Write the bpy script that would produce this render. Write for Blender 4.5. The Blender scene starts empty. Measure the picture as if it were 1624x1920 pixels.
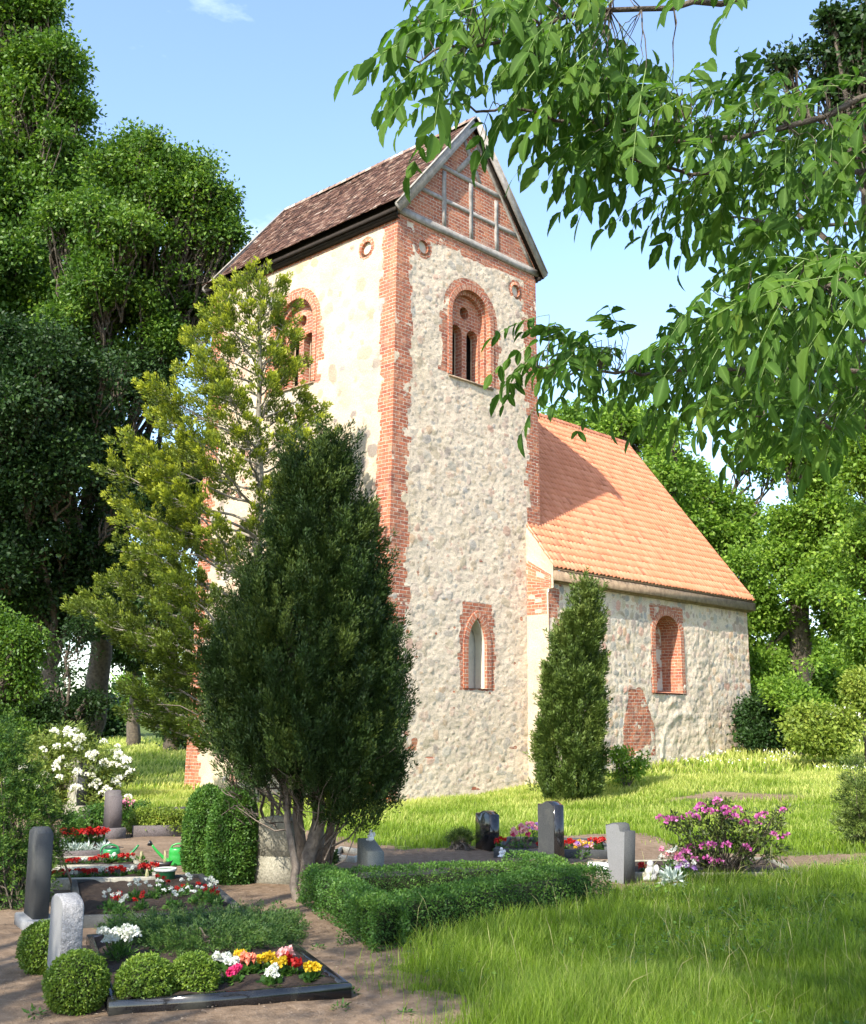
import bpy, math, random
import numpy as np
from mathutils import Vector, Matrix, geometry
random.seed(7)
C = bpy.context.scene
# ------------------------------------------------------------------ camera
PF, PX, PY = 2094.7, 812.0, 960.0          # focal length and centre in photo pixels
O = np.array([-20.816, -21.099, 2.0])
yaw, pit, rol = 0.7574, 0.1877, 0.0034
FW = np.array([math.cos(yaw)*math.cos(pit), math.sin(yaw)*math.cos(pit), math.sin(pit)])
RT0 = np.array([math.sin(yaw), -math.cos(yaw), 0.0]); UP0 = np.cross(RT0, FW)
RT = RT0*math.cos(rol)+UP0*math.sin(rol); UP = -RT0*math.sin(rol)+UP0*math.cos(rol)
cam = bpy.data.cameras.new('camera'); co = bpy.data.objects.new('camera', cam); C.collection.objects.link(co)
cam.sensor_fit = 'HORIZONTAL'; cam.sensor_width = 36; cam.lens = 36*PF/1624
cam.clip_start = 0.05; cam.clip_end = 2000
m = Matrix.Identity(4)
for i in range(3):
    m[i][0] = RT[i]; m[i][1] = UP[i]; m[i][2] = -FW[i]; m[i][3] = O[i]
co.matrix_world = m
C.camera = co
# ------------------------------------------------------------------ light
SUN = np.array([-0.7316, -0.2056, 0.6500])
C.view_settings.view_transform = 'Standard'; C.view_settings.look = 'None'
C.view_settings.exposure = 1.5; C.view_settings.gamma = 1
C.cycles.use_denoising = True; C.cycles.max_bounces = 7; C.cycles.transparent_max_bounces = 6
C.cycles.use_adaptive_sampling = True; C.cycles.adaptive_threshold = 0.02
w = bpy.data.worlds.new('World'); C.world = w; w.use_nodes = True
nt = w.node_tree; bg = nt.nodes['Background']
sky = nt.nodes.new('ShaderNodeTexSky'); sky.sky_type = 'NISHITA'; sky.sun_disc = False
sky.sun_elevation = math.radians(40.5); sky.sun_rotation = math.radians(254.3)
sky.altitude = 0; sky.air_density = 1.0; sky.dust_density = .8; sky.ozone_density = 1.6
tcw = nt.nodes.new('ShaderNodeTexCoord'); mpw = nt.nodes.new('ShaderNodeMapping'); mpw.inputs['Scale'].default_value = (1, 1, 2.6)
nzw = nt.nodes.new('ShaderNodeTexNoise'); nzw.inputs['Scale'].default_value = 3.2; nzw.inputs['Detail'].default_value = 9; nzw.inputs['Roughness'].default_value = .6
rpw = nt.nodes.new('ShaderNodeValToRGB'); rpw.color_ramp.elements[0].position = .60; rpw.color_ramp.elements[1].position = .84
rpw.color_ramp.elements[0].color = (0, 0, 0, 1); rpw.color_ramp.elements[1].color = (.75, .75, .75, 1)
mxw = nt.nodes.new('ShaderNodeMix'); mxw.data_type = 'RGBA'
nt.links.new(tcw.outputs['Generated'], mpw.inputs[0]); nt.links.new(mpw.outputs[0], nzw.inputs['Vector'])
nt.links.new(nzw.outputs['Fac'], rpw.inputs[0]); nt.links.new(rpw.outputs[0], mxw.inputs[0])
nt.links.new(sky.outputs[0], mxw.inputs[6]); mxw.inputs[7].default_value = (5.4, 6.0, 6.8, 1)
nt.links.new(mxw.outputs[2], bg.inputs[0]); bg.inputs[1].default_value = 0.15
sl = bpy.data.lights.new('sun', 'SUN'); sl.energy = 3.75; sl.angle = math.radians(.55); sl.color = (1.0, .93, .80)
so = bpy.data.objects.new('sun', sl); C.collection.objects.link(so)
so.rotation_euler = Vector(SUN).to_track_quat('Z', 'Y').to_euler()

# ------------------------------------------------------------------ helpers
LINK = C.collection.objects.link
def nrm(a): a = np.asarray(a, float); return a/np.maximum(np.linalg.norm(a, axis=-1, keepdims=True), 1e-9)
def terr(x, y):
    x = np.asarray(x, float); y = np.asarray(y, float)
    z = .072*np.clip(x-2.0, 0, None)
    z = np.where(z > 1.5, 1.5+(z-1.5)*.25, z); z = np.minimum(z, 2.6)
    s = np.clip((y+10)/8, 0, 1)
    south = np.clip((-y-2)/14, 0, 1)
    z = z*(1-.35*south) + .010*np.clip(y-6, 0, 40)
    return z + .02*np.sin(x*1.3+y*.7)*np.clip((x+8)/6, 0, 1)
def ray(px, py): return FW+(px-PX)/PF*RT-(py-PY)/PF*UP
def at(px, py, z=None):                     # ground point seen at a photo pixel
    d = ray(px, py); zz = 0. if z is None else z
    for _ in range(12):
        if d[2] > -1e-4: return O+d*150
        P = O+d*((zz-O[2])/d[2])
        if z is not None: break
        zz = .5*zz+.5*float(terr(P[0], P[1]))
    return P
def dep(px, py, D): return O+ray(px, py)*D
def hsh(*a):
    h = np.zeros(np.broadcast(*[np.asarray(q) for q in a]).shape, np.uint64)+np.uint64(1469598103)
    for q in a:
        h = (h ^ (np.asarray(q).astype(np.int64).astype(np.uint64)+np.uint64(0x9E3779B97F4A7C15)))*np.uint64(0xBF58476D1CE4E5B9)
        h = h ^ (h >> np.uint64(29))
    h = h*np.uint64(0x94D049BB133111EB); h = h ^ (h >> np.uint64(32))
    return (h & np.uint64(0xFFFFFF)).astype(float)/float(0xFFFFFF)
def vno(x, y, s=0):
    xi = np.floor(x); yi = np.floor(y); fx = x-xi; fy = y-yi
    fx = fx*fx*(3-2*fx); fy = fy*fy*(3-2*fy)
    a = hsh(xi, yi, s); b = hsh(xi+1, yi, s); c = hsh(xi, yi+1, s); d = hsh(xi+1, yi+1, s)
    return a*(1-fx)*(1-fy)+b*fx*(1-fy)+c*(1-fx)*fy+d*fx*fy
def fbm(x, y, s=0, o=4):
    r = 0; am = .5
    for k in range(o): r = r+am*vno(x*2**k, y*2**k, s+k*17); am *= .5
    return r
def tag(o, label=None, cat=None, group=None, kind=None):
    if label: o['label'] = label
    if cat: o['category'] = cat
    if group: o['group'] = group
    if kind: o['kind'] = kind
    return o
def empty(name, loc=(0, 0, 0), rz=0, label=None, cat=None, group=None):
    o = bpy.data.objects.new(name, None); LINK(o); o.location = loc; o.rotation_euler = (0, 0, rz); o.empty_display_size = .1
    return tag(o, label, cat, group)
def npmesh(name, V, Fs, mat, parent=None, attrs=None, uv=None, smooth=False):
    """V (n,3); Fs: list of index arrays (m,k); attrs {name: (n,) or (n,3)}; uv per vertex (n,2)"""
    V = np.asarray(V, np.float32)
    me = bpy.data.meshes.new(name)
    Fs = [np.asarray(f, np.int32) for f in Fs if len(f)]
    tot = np.concatenate([np.full(len(f), f.shape[1], np.int32) for f in Fs]); idx = np.concatenate([f.ravel() for f in Fs])
    me.vertices.add(len(V)); me.vertices.foreach_set('co', V.ravel())
    me.loops.add(len(idx)); me.loops.foreach_set('vertex_index', idx)
    me.polygons.add(len(tot)); st = np.zeros(len(tot), np.int32); st[1:] = np.cumsum(tot)[:-1]
    me.polygons.foreach_set('loop_start', st); me.polygons.foreach_set('loop_total', tot)
    if smooth: me.polygons.foreach_set('use_smooth', np.ones(len(tot), bool))
    if uv is not None:
        l = me.uv_layers.new(name='uv'); l.data.foreach_set('uv', np.asarray(uv, np.float32)[idx].ravel())
    for k, a in (attrs or {}).items():
        a = np.asarray(a, np.float32)
        if a.ndim == 1: t = me.attributes.new(k, 'FLOAT', 'POINT'); t.data.foreach_set('value', a)
        else:
            t = me.attributes.new(k, 'FLOAT_COLOR', 'POINT'); t.data.foreach_set('color', np.concatenate([a, np.ones((len(a), 1), np.float32)], 1).ravel())
    me.update(calc_edges=True); me.validate()
    if mat: me.materials.append(mat)
    o = bpy.data.objects.new(name, me); LINK(o)
    if parent: o.parent = parent
    return o
class MB:
    def __init__(s): s.V = []; s.F = []; s.U = []; s.A = []; s.n = 0
    def add(s, V, F, uv=None, v=None):
        V = np.asarray(V, float).reshape(-1, 3); n = s.n
        s.V.append(V); s.n += len(V)
        if isinstance(F, np.ndarray): F = [F]
        by = {}
        for f in F:
            f = np.asarray(f)
            if f.ndim == 1: by.setdefault(len(f), []).append(f[None])
            else: by.setdefault(f.shape[1], []).append(f)
        for k, l in by.items(): s.F.append(np.concatenate(l)+n)
        s.U.append(np.zeros((len(V), 2)) if uv is None else np.asarray(uv, float))
        s.A.append(np.full(len(V), random.random()) if v is None else np.broadcast_to(np.asarray(v, float), (len(V),)).copy())
    def box(s, c, size, R=None, bev=0, v=None):
        sx, sy, sz = [q/2 for q in size]; b = bev
        if b:
            P = []
            for z, i in ((-sz, b), (-sz+b, 0), (sz-b, 0), (sz, b)):
                for x, y in ((-1, -1), (1, -1), (1, 1), (-1, 1)): P.append((x*(sx-i), y*(sy-i), z))
            F = [(3, 2, 1, 0), (12, 13, 14, 15)]
            for k in range(3):
                for j in range(4): F.append((k*4+j, k*4+(j+1) % 4, k*4+4+(j+1) % 4, k*4+4+j))
        else:
            P = [(x*sx, y*sy, z*sz) for z in (-1, 1) for x, y in ((-1, -1), (1, -1), (1, 1), (-1, 1))]
            F = [(3, 2, 1, 0), (4, 5, 6, 7), (0, 1, 5, 4), (1, 2, 6, 5), (2, 3, 7, 6), (3, 0, 4, 7)]
        P = np.array(P)
        if R is not None: P = P@np.asarray(R).T
        s.add(P+np.asarray(c), F, v=v)
    def beam(s, a, b, wd, ht, up=(0, 0, 1), bev=0, v=None):
        a = np.asarray(a, float); b = np.asarray(b, float); d = b-a; L = np.linalg.norm(d); d = d/L
        y = nrm(np.cross(up, d)); z = np.cross(d, y); R = np.stack([d, y, z], 1)
        s.box((a+b)/2, (L, wd, ht), R, bev, v)
    def tube(s, pts, rad, n=8, cap=True, v=None):
        pts = np.asarray(pts, float); k = len(pts); rad = np.broadcast_to(np.asarray(rad, float), (k,))
        t = np.gradient(pts, axis=0) if k > 2 else np.repeat((pts[1]-pts[0])[None], 2, 0); t = nrm(t)
        ref = np.array([0, 0, 1.]) if abs(t[0][2]) < .9 else np.array([1., 0, 0])
        a = nrm(np.cross(t, ref)); b = np.cross(t, a)
        th = np.linspace(0, 2*np.pi, n, endpoint=False)
        V = pts[:, None]+rad[:, None, None]*(np.cos(th)[None, :, None]*a[:, None]+np.sin(th)[None, :, None]*b[:, None])
        i = np.arange(k-1)[:, None]*n+np.arange(n)[None]; j = np.arange(k-1)[:, None]*n+(np.arange(n)[None]+1) % n
        F = [np.stack([i, j, j+n, i+n], -1).reshape(-1, 4)]
        if cap: F += [np.arange(n)[::-1], np.arange(n)+(k-1)*n]
        s.add(V.reshape(-1, 3), F, v=v)
    def lathe(s, prof, n=20, c=(0, 0, 0), sx=1, sy=1, v=None, cap=True):
        P = np.array(prof, float); th = np.linspace(0, 2*np.pi, n, endpoint=False)
        V = np.stack([P[:, 0][:, None]*np.cos(th)*sx, P[:, 0][:, None]*np.sin(th)*sy, np.repeat(P[:, 1][:, None], n, 1)], -1)+np.asarray(c)
        k = len(P); i = np.arange(k-1)[:, None]*n+np.arange(n)[None]; j = np.arange(k-1)[:, None]*n+(np.arange(n)[None]+1) % n
        F = [np.stack([i, j, j+n, i+n], -1).reshape(-1, 4)]
        if cap: F += [np.arange(n)[::-1], np.arange(n)+(k-1)*n]
        s.add(V.reshape(-1, 3), F, v=v)
    def sphere(s, c, r, n=10, sc=(1, 1, 1), v=None, jit=0):
        th = np.linspace(.02, math.pi-.02, n//2+2); V = []
        P = [(math.sin(t), -math.cos(t)) for t in th]
        ph = np.linspace(0, 2*np.pi, n, endpoint=False)
        P = np.array(P); V = np.stack([P[:, 0][:, None]*np.cos(ph), P[:, 0][:, None]*np.sin(ph), np.repeat(P[:, 1][:, None], n, 1)], -1)
        if jit: V = V*(1+jit*(np.random.default_rng(s.n).random(V.shape[:2])-.5))[..., None]
        k = len(P); i = np.arange(k-1)[:, None]*n+np.arange(n)[None]; j = np.arange(k-1)[:, None]*n+(np.arange(n)[None]+1) % n
        F = [np.stack([i, j, j+n, i+n], -1).reshape(-1, 4), np.arange(n)[::-1], np.arange(n)+(k-1)*n]
        s.add(V.reshape(-1, 3)*np.asarray(sc)*r+np.asarray(c), F, v=v)
    def build(s, name, mat, parent=None, smooth=False, uv=False):
        return npmesh(name, np.concatenate(s.V), s.F, mat, parent, {'v': np.concatenate(s.A)}, np.concatenate(s.U) if uv else None, smooth)
def copy_tree(o, parent=None):
    c = o.copy(); LINK(c); c.parent = parent
    for ch in list(o.children): copy_tree(ch, c)
    return c

# ------------------------------------------------------------------ materials
def rgb(r, g, b): return (r, g, b, 1)
class NM:
    def __init__(s, name, rough=.8, spec=.3):
        s.m = bpy.data.materials.new(name); s.m.use_nodes = True; s.t = s.m.node_tree; s.b = s.t.nodes['Principled BSDF']
        s.b.inputs['Roughness'].default_value = rough; s.b.inputs['Specular IOR Level'].default_value = spec
        s.out = s.t.nodes['Material Output']
    def n(s, ty, **k):
        q = s.t.nodes.new('ShaderNode'+ty)
        for a, b in k.items():
            if a[0] == '_': q.inputs[a[1:].replace('_', ' ')].default_value = b
            else: setattr(q, a, b)
        return q
    def l(s, a, b): s.t.links.new(a, b)
    def noise(s, scale, detail=6, vec=None, rough=.6):
        q = s.n('TexNoise', _Scale=scale, _Detail=detail, _Roughness=rough)
        if vec: s.l(vec, q.inputs['Vector'])
        return q.outputs['Fac']
    def obj(s): return s.n('TexCoord').outputs['Object']
    def ramp(s, fac, stops):
        q = s.n('ValToRGB'); e = q.color_ramp.elements
        while len(e) < len(stops): e.new(.5)
        for i, (p, c) in enumerate(stops): e[i].position = p; e[i].color = c if len(c) == 4 else rgb(*c)
        s.l(fac, q.inputs[0]); return q.outputs[0]
    def mix(s, fac, a, b, mode='MIX'):
        q = s.n('Mix', data_type='RGBA', blend_type=mode)
        for k, x in ((0, fac), (6, a), (7, b)):
            if hasattr(x, 'links'): s.l(x, q.inputs[k])
            else: q.inputs[k].default_value = x if k == 0 else (x if len(x) == 4 else rgb(*x))
        return q.outputs[2]
    def math(s, op, a, b=0, clamp=False):
        q = s.n('Math', operation=op, use_clamp=clamp)
        for k, x in ((0, a), (1, b)):
            if hasattr(x, 'links'): s.l(x, q.inputs[k])
            else: q.inputs[k].default_value = x
        return q.outputs[0]
    def attr(s, name, out='Fac'): q = s.n('Attribute', attribute_name=name); return q.outputs[out]
    def bump(s, h, st=.5, dist=.02):
        q = s.n('Bump', _Strength=st, _Distance=dist); s.l(h, q.inputs['Height']); s.l(q.outputs[0], s.b.inputs['Normal']); return q
    def col(s, c): s.l(c, s.b.inputs['Base Color']) if hasattr(c, 'links') else setattr(s.b.inputs['Base Color'], 'default_value', rgb(*c)); return s
def plain(name, c1, c2, scale=8, rough=.8, bump=.3, dist=.01, spec=.3, detail=8):
    k = NM(name, rough, spec); f = k.noise(scale, detail, k.obj()); k.col(k.ramp(f, [(.3, c1), (.7, c2)]))
    if bump: k.bump(k.noise(scale*4, 6, k.obj()), bump, dist)
    return k.m
def leafmat(name, c1, c2, trans=.35, rough=.55, c3=None, spec=.3, tcol=1.5):
    k = NM(name, rough, spec); v = k.attr('v')
    st = [(0, c1), (1, c2)] if c3 is None else [(0, c1), (.55, c2), (1, c3)]
    c = k.ramp(v, st); k.col(c)
    tr = k.n('BsdfTranslucent'); g = k.n('Gamma', _Gamma=.85); k.l(c, g.inputs[0])
    br = k.mix(1.0, c, (tcol, tcol*1.05, tcol*.6), 'MULTIPLY'); k.l(br, tr.inputs[0])
    mx = k.n('MixShader'); mx.inputs[0].default_value = trans
    k.l(k.b.outputs[0], mx.inputs[1]); k.l(tr.outputs[0], mx.inputs[2]); k.l(mx.outputs[0], k.out.inputs[0]); return k.m
def bricktex(k, vec, bump=True, tint=1.0):
    bt = k.n('TexBrick', offset=.5, _Scale=1.0, _Mortar_Size=.010, _Mortar_Smooth=.2, _Bias=0, _Brick_Width=.27, _Row_Height=.105)
    k.l(vec, bt.inputs['Vector'])
    bt.inputs['Color1'].default_value = rgb(.46*tint, .145*tint, .075*tint); bt.inputs['Color2'].default_value = rgb(.27*tint, .085*tint, .055*tint)
    bt.inputs['Mortar'].default_value = rgb(.52, .43, .34)
    nz = k.noise(3.0, 8, vec); c = k.mix(k.ramp(nz, [(.45, (0, 0, 0)), (.75, (1, 1, 1))]), bt.outputs['Color'], (.50, .24, .14))
    nz2 = k.noise(14, 5, vec); c = k.mix(k.ramp(nz2, [(.52, (0, 0, 0)), (.68, (.6, .6, .6))]), c, (.12, .055, .045))
    nz3 = k.noise(1.1, 8, vec); c = k.mix(k.ramp(nz3, [(.5, (0, 0, 0)), (.72, (.55, .55, .55))]), c, (.20, .10, .08)); nz4 = k.noise(2.6, 9, vec, .7); c = k.mix(k.ramp(nz4, [(.56, (0, 0, 0)), (.7, (.6, .6, .6))]), c, (.55, .44, .34))
    return c, bt.outputs['Fac']
def mk_brick(name='brick', tint=1.0):
    k = NM(name, .9, .2); uv = k.n('UVMap', uv_map='uv').outputs[0]
    nz = k.n('TexNoise', _Scale=2.2, _Detail=3); k.l(uv, nz.inputs['Vector'])
    s = k.n('VectorMath', operation='MULTIPLY_ADD'); k.l(nz.outputs['Color'], s.inputs[0]); s.inputs[1].default_value = (.03, .03, 0); k.l(uv, s.inputs[2])
    c, f = bricktex(k, s.outputs[0], tint=tint); k.col(c)
    h = k.math('ADD', k.math('MULTIPLY', f, -1), k.noise(25, 4, uv)); k.bump(h, .8, .012); return k.m
def mk_wall(name):
    k = NM(name, .92, .15); uv = k.n('UVMap', uv_map='uv').outputs[0]
    nz = k.n('TexNoise', _Scale=2.2, _Detail=3); k.l(uv, nz.inputs['Vector'])
    s = k.n('VectorMath', operation='MULTIPLY_ADD'); k.l(nz.outputs['Color'], s.inputs[0]); s.inputs[1].default_value = (.035, .035, 0); k.l(uv, s.inputs[2])
    c, f = bricktex(k, s.outputs[0])
    st = k.attr('scol', 'Color')
    n1 = k.noise(22, 6, uv); stc = k.mix(1.0, st, k.ramp(n1, [(.25, (.72, .70, .68)), (.7, (1.12, 1.12, 1.12))]), 'MULTIPLY')
    mk = k.attr('brick'); mk = k.math('ADD', mk, k.math('MULTIPLY', k.math('SUBTRACT', k.noise(6, 4, uv), .5), 1.3))
    mk = k.ramp(mk, [(.46, (0, 0, 0)), (.54, (1, 1, 1))])
    k.col(k.mix(mk, stc, c))
    hb = k.math('MULTIPLY', f, -1); hs = k.math('MULTIPLY', k.noise(34, 6, uv), 1.6)
    mh = k.n('Mix', data_type='FLOAT'); k.l(mk, mh.inputs[0]); k.l(hs, mh.inputs[2]); k.l(k.math('ADD', hb, k.math('MULTIPLY', n1, .9)), mh.inputs[3])
    k.bump(mh.outputs[0], .9, .014); return k.m
M = {}
M['brick'] = mk_brick(); M['brick_infill'] = mk_brick('brick_infill', .95); M['wall'] = mk_wall('tower_masonry')
M['plaster'] = plain('lime_plaster', (.46, .42, .34), (.60, .56, .46), 3, .9, .5, .02)
M['wood_grey'] = plain('weathered_timber', (.20, .18, .16), (.36, .33, .30), 6, .85, .6, .01)
M['wood_brown'] = plain('brown_timber', (.17, .115, .075), (.36, .26, .17), 5, .8, .6, .01)
M['wood_dark'] = plain('dark_boards', (.010, .007, .005), (.026, .018, .013), 6, .8, .4)  # near black: eaves shadow and the unlit belfry put into the colour
def tilemat(name, stops, rough=.8, spots=None):
    k = NM(name, rough, .2); v = k.attr('v'); c = k.ramp(v, stops)
    n1 = k.noise(5, 8, k.obj()); c = k.mix(k.ramp(n1, [(.5, (0, 0, 0)), (.8, (.6, .6, .6))]), c, spots or (.1, .06, .05)); k.col(c)
    k.bump(k.noise(40, 4, k.obj()), .3, .005); return k.m
M['tile_old'] = tilemat('old_clay_tiles', [(0, (.035, .022, .02)), (.4, (.11, .058, .047)), (.75, (.17, .095, .072)), (.93, (.29, .205, .165)), (1, (.48, .42, .37))], .85, (.07, .05, .045))
M['tile_new'] = tilemat('orange_pantiles', [(0, (.38, .14, .08)), (.06, (.52, .20, .105)), (.5, (.56, .22, .12)), (1, (.61, .26, .15))], .6, (.46, .175, .10))
M['bark'] = plain('bark', (.055, .045, .035), (.16, .13, .10), 9, .95, 1, .03)
M['bark_yew'] = plain('yew_bark', (.09, .07, .055), (.22, .18, .14), 12, .9, 1, .02)
M['bark_light'] = plain('pale_bark', (.16, .14, .11), (.30, .27, .22), 9, .9, 1, .02)

# ------------------------------------------------------------------ church
W, L, H, R, OV = 6.301, 8.761, 16.236, 20.439, .217
D_, WN, HE, LN, HR, OE = .757, 5.757, 6.596, 12.367, 13.611, .272
BW, BS, BN = .0143, .0058, .0109
church = empty('church', (3, 3, 0), 0, 'old fieldstone village church with tall brick-cornered tower, half-timbered gable and orange tiled nave', 'church')
CH = np.array([3, 3, 0.])
def cp(o):                                    # parent to church keeping world place
    o.parent = church; o.matrix_parent_inverse = Matrix.Translation((-3, -3, 0)); return o
def grid(pos, uw, vh, res, fn, hole=None, v0=0., nrmv=(0, -1, 0)):
    nu = max(2, int(uw/res)+1); nv = max(2, int((vh-v0)/res)+1)
    u, v = np.meshgrid(np.linspace(0, uw, nu), np.linspace(v0, vh, nv)); u = u.ravel(); v = v.ravel()
    disp, mask, col = fn(u, v)
    P = pos(u, v)+disp[:, None]*np.asarray(nrmv)
    i = (np.arange(nv-1)[:, None]*nu+np.arange(nu-1)[None]).ravel()
    F = np.stack([i, i+1, i+nu+1, i+nu], 1)
    if hole is not None:
        cu = u[F].mean(1); cv = v[F].mean(1); F = F[~hole(cu, cv)]
    return P, F, mask, col, np.stack([u, v], 1)
PAL = np.array([(.42, .31, .26), (.34, .33, .30), (.45, .37, .25), (.46, .25, .19), (.27, .27, .275), (.36, .29, .20), (.46, .35, .30), (.25, .21, .19), (.52, .34, .21), (.40, .38, .33)])*.95
def rubble(u, v, cell, seed, pres, hmax, rmin, rmax, regular=0.):
    du = (fbm(u*5, v*5, seed+5, 3)-.45)*.10; dv = (fbm(u*5+9, v*5+3, seed+6, 3)-.45)*.10
    u = u+du; v = v+dv
    best = np.zeros_like(u); col = np.zeros((len(u), 3)); hit = np.zeros(len(u), bool)
    cu = np.floor(u/cell[0]); cv = np.floor(v/cell[1])
    for a in (-1, 0, 1):
        for b in (-1, 0, 1):
            i = cu+a; j = cv+b
            su = (i+.5+(hsh(i, j, seed)-.5)*(.9-regular))*cell[0]; sv = (j+.5+(hsh(i, j, seed+1)-.5)*(.8-regular))*cell[1]
            rr = rmin+(rmax-rmin)*hsh(i, j, seed+2)**1.6; asp = .7+.6*hsh(i, j, seed+3); ok = hsh(i, j, seed+4) < pres
            th = (hsh(i, j, seed+7)-.5)*1.2; x = (u-su)*np.cos(th)+(v-sv)*np.sin(th); y = -(u-su)*np.sin(th)+(v-sv)*np.cos(th)
            p = 2.6
            dd = (np.abs(x/(rr*asp))**p+np.abs(y/(rr/asp*.85))**p)
            h = np.where(ok & (dd < 1), (1-dd)**.45*hmax*(.35+.65*hsh(i, j, seed+8)), 0)
            m_ = h > best; best = np.where(m_, h, best); hit |= m_
            k = np.minimum((hsh(i, j, seed+9)*len(PAL)).astype(int), len(PAL)-1); br = .8+.4*hsh(i, j, seed+10)
            col[m_] = (PAL[k]*br[:, None])[m_]
    return best, hit, col
def tooth(v, seed, a, b, step=.21):
    r = np.floor(v/step); return a+(b-a)*(.55*hsh(r, np.full_like(r, 3), seed)+.45*hsh(np.floor(v/.63), np.full_like(r, 5), seed))*1.05
def archhole(cx_, half, z0, zs, point=0.):
    def f(u, v):
        x = np.abs(u-cx_)
        if point: rr = half+point; ok = (v > zs) & (np.hypot(x+point, v-zs) < rr)
        else: ok = (v > zs) & (np.hypot(x, v-zs) < half)
        return ((v > z0) & (v <= zs) & (x < half)) | ok
    return f
def south_fn(u, v):
    h, hit, c = rubble(u, v, (.30, .24), 11, .74, .055, .045, .17)
    h2, hit2, c2 = rubble(u*1.7+5, v*1.7, (.30, .24), 31, .6, .04, .03, .12)
    base = (fbm(u*2.2, v*2.2, 3, 5)-.5)*.045+(fbm(u*9, v*13, 4, 3)-.5)*.034
    mort = np.array([.66, .545, .42])*(.80+.42*fbm(u*3, v*3, 8, 4))[:, None]
    lich = np.clip((fbm(u*.5+3, v*.4, 77, 3)-.42)*4, 0, 1)[:, None]*np.exp(-((v-9.5)/3)**2)[:, None]
    mort = mort*(1-.35*lich)+np.array([.42, .34, .16])*.35*lich
    col = mort.copy(); use = hit2 & ~hit; col[use] = c2[use]*.6+mort[use]*.4
    cov = hsh(np.floor(u*3), np.floor(v*3), 5)  # how much mortar smears over the stone
    sm = np.clip(.16+1.1*(fbm(u*1.3, v*1.3, 21, 4)-.12), .22, .93)[:, None]
    col[hit] = (c*(1-sm)+mort*sm)[hit]
    disp = base*.8+.22*np.maximum(h, h2*.7)
    l = tooth(v, 1, .36, .86); l2 = tooth(v, 2, .36, .9, .41); r = tooth(v, 4, .30, .85)
    l = np.where(v < 4.6, l*.35, l); r = np.where(v < 7.7, 0, r)
    l = np.where(v > 15.2, l+.25, l); r = np.where(v > 14.2, r+.1, r)
    mk = np.maximum(np.clip((l*.6+l2*.4-u)*10+.5, 0, 1), np.clip((u-(W-r))*10+.5, 0, 1))
    # brick round the openings
    d = np.maximum(np.abs(u-3.15)-(1.12+tooth(v, 6, 0, .35)), np.maximum(11.95-v, v-14.0)); d = np.where(v > 14., np.hypot(u-3.15, v-14.)-1.22, d)
    d = np.where((v < 12.05), np.abs(u-3.15)+1, d)
    mk = np.maximum(mk, np.clip(-d*10+.5, 0, 1))
    d = np.maximum(np.abs(u-3.43)-(.58+tooth(v, 9, 0, .28)), np.maximum(2.95-v, v-5.45)); mk = np.maximum(mk, np.clip(-d*10+.5, 0, 1))
    for nx_, nz in ((1.06, 15.6), (5.28, 15.5)): mk = np.maximum(mk, np.clip((.36-np.hypot(u-nx_, v-nz))*10+.5, 0, 1))
    mk = np.maximum(mk, np.clip((v-(H-.22-.25*fbm(u*1.3, v*0, 9, 2)))*9+.5, 0, 1))
    pat = np.clip((vno(u*2.8, v*4.5, 55)-.88)*9, 0, .8)*(v < 7); mk = np.maximum(mk, pat)
    mk = mk*np.clip((fbm(u*1.9, v*2.6, 91, 4)-.20)*9, .0, 1)*(1-.0*u)
    ed = np.clip(np.minimum(u, W-u)/.12, 0, 1)
    disp = (disp*(1-mk)+mk*((fbm(u*7, v*9, 12, 2)-.5)*.03+.005))*ed
    disp += np.clip(1.0-v, 0, 1)*.06*ed
    return disp, mk, col
def west_fn(u, v):
    h, hit, c = rubble(u, v, (.42, .32), 111, .62, .012, .06, .27)
    base = (fbm(u*2.2, v*2.2, 103, 5)-.5)*.03+(fbm(u*9, v*9, 14, 3)-.5)*.012
    mort = np.array([.52, .44, .325])*(.78+.44*fbm(u*2, v*2, 18, 4))[:, None]
    col = mort.copy(); sm = np.clip(.05+.9*(fbm(u*1.2, v*1.2, 21, 3)-.2), .05, .8)[:, None]
    col[hit] = (c*1.1*(1-sm)+mort*sm)[hit]
    l = tooth(v, 21, .28, .75); l2 = tooth(v, 22, .3, .8, .5); mk = np.clip((l*.6+l2*.4-u)*10+.5, 0, 1)
    mk = np.maximum(mk, np.clip((u-(L-tooth(v, 24, .4, .9)))*10+.5, 0, 1))
    d = np.maximum(np.abs(u-4.40)-(1.12+tooth(v, 26, 0, .35)), np.maximum(11.95-v, v-14.0)); d = np.where(v > 14., np.hypot(u-4.40, v-14.)-1.2, d)
    mk = np.maximum(mk, np.clip(-d*10+.5, 0, 1))
    mk = np.maximum(mk, np.clip((.34-np.hypot(u-1.27, v-15.6))*10+.5, 0, 1))
    mk = np.maximum(mk, np.clip((v-(H-.16-.12*fbm(u*1.3, v*0, 9, 2)))*9+.5, 0, 1))
    ed = np.clip(np.minimum(u, L-u)/.12, 0, 1)
    disp = ((base+h)*(1-mk)+mk*(fbm(u*7, v*9, 12, 2)-.5)*.02)*ed
    return disp, mk, col
def Sx(v): return H-v
def pos_s(u, v): s = H-v; xl = -BW*s; xr = W+BW*s; return np.stack([xl+(xr-xl)*u/W, BS*s, v], 1)
def pos_w(u, v): s = H-v; y0 = BS*s; y1 = L+BN*s; return np.stack([-BW*s, y0+(y1-y0)*u/L, v], 1)
def pos_e(u, v): s = H-v; y0 = BS*s; y1 = L+BN*s; return np.stack([W+BW*s, y0+(y1-y0)*u/L, v], 1)
def pos_n(u, v): s = H-v; xl = -BW*s; xr = W+BW*s; return np.stack([xl+(xr-xl)*u/W, L+BN*s, v], 1)
hB = archhole(3.15, .93, 12.03, 14.0); hL = archhole(3.43, .46, 3.0, 4.2, .65)
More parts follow.
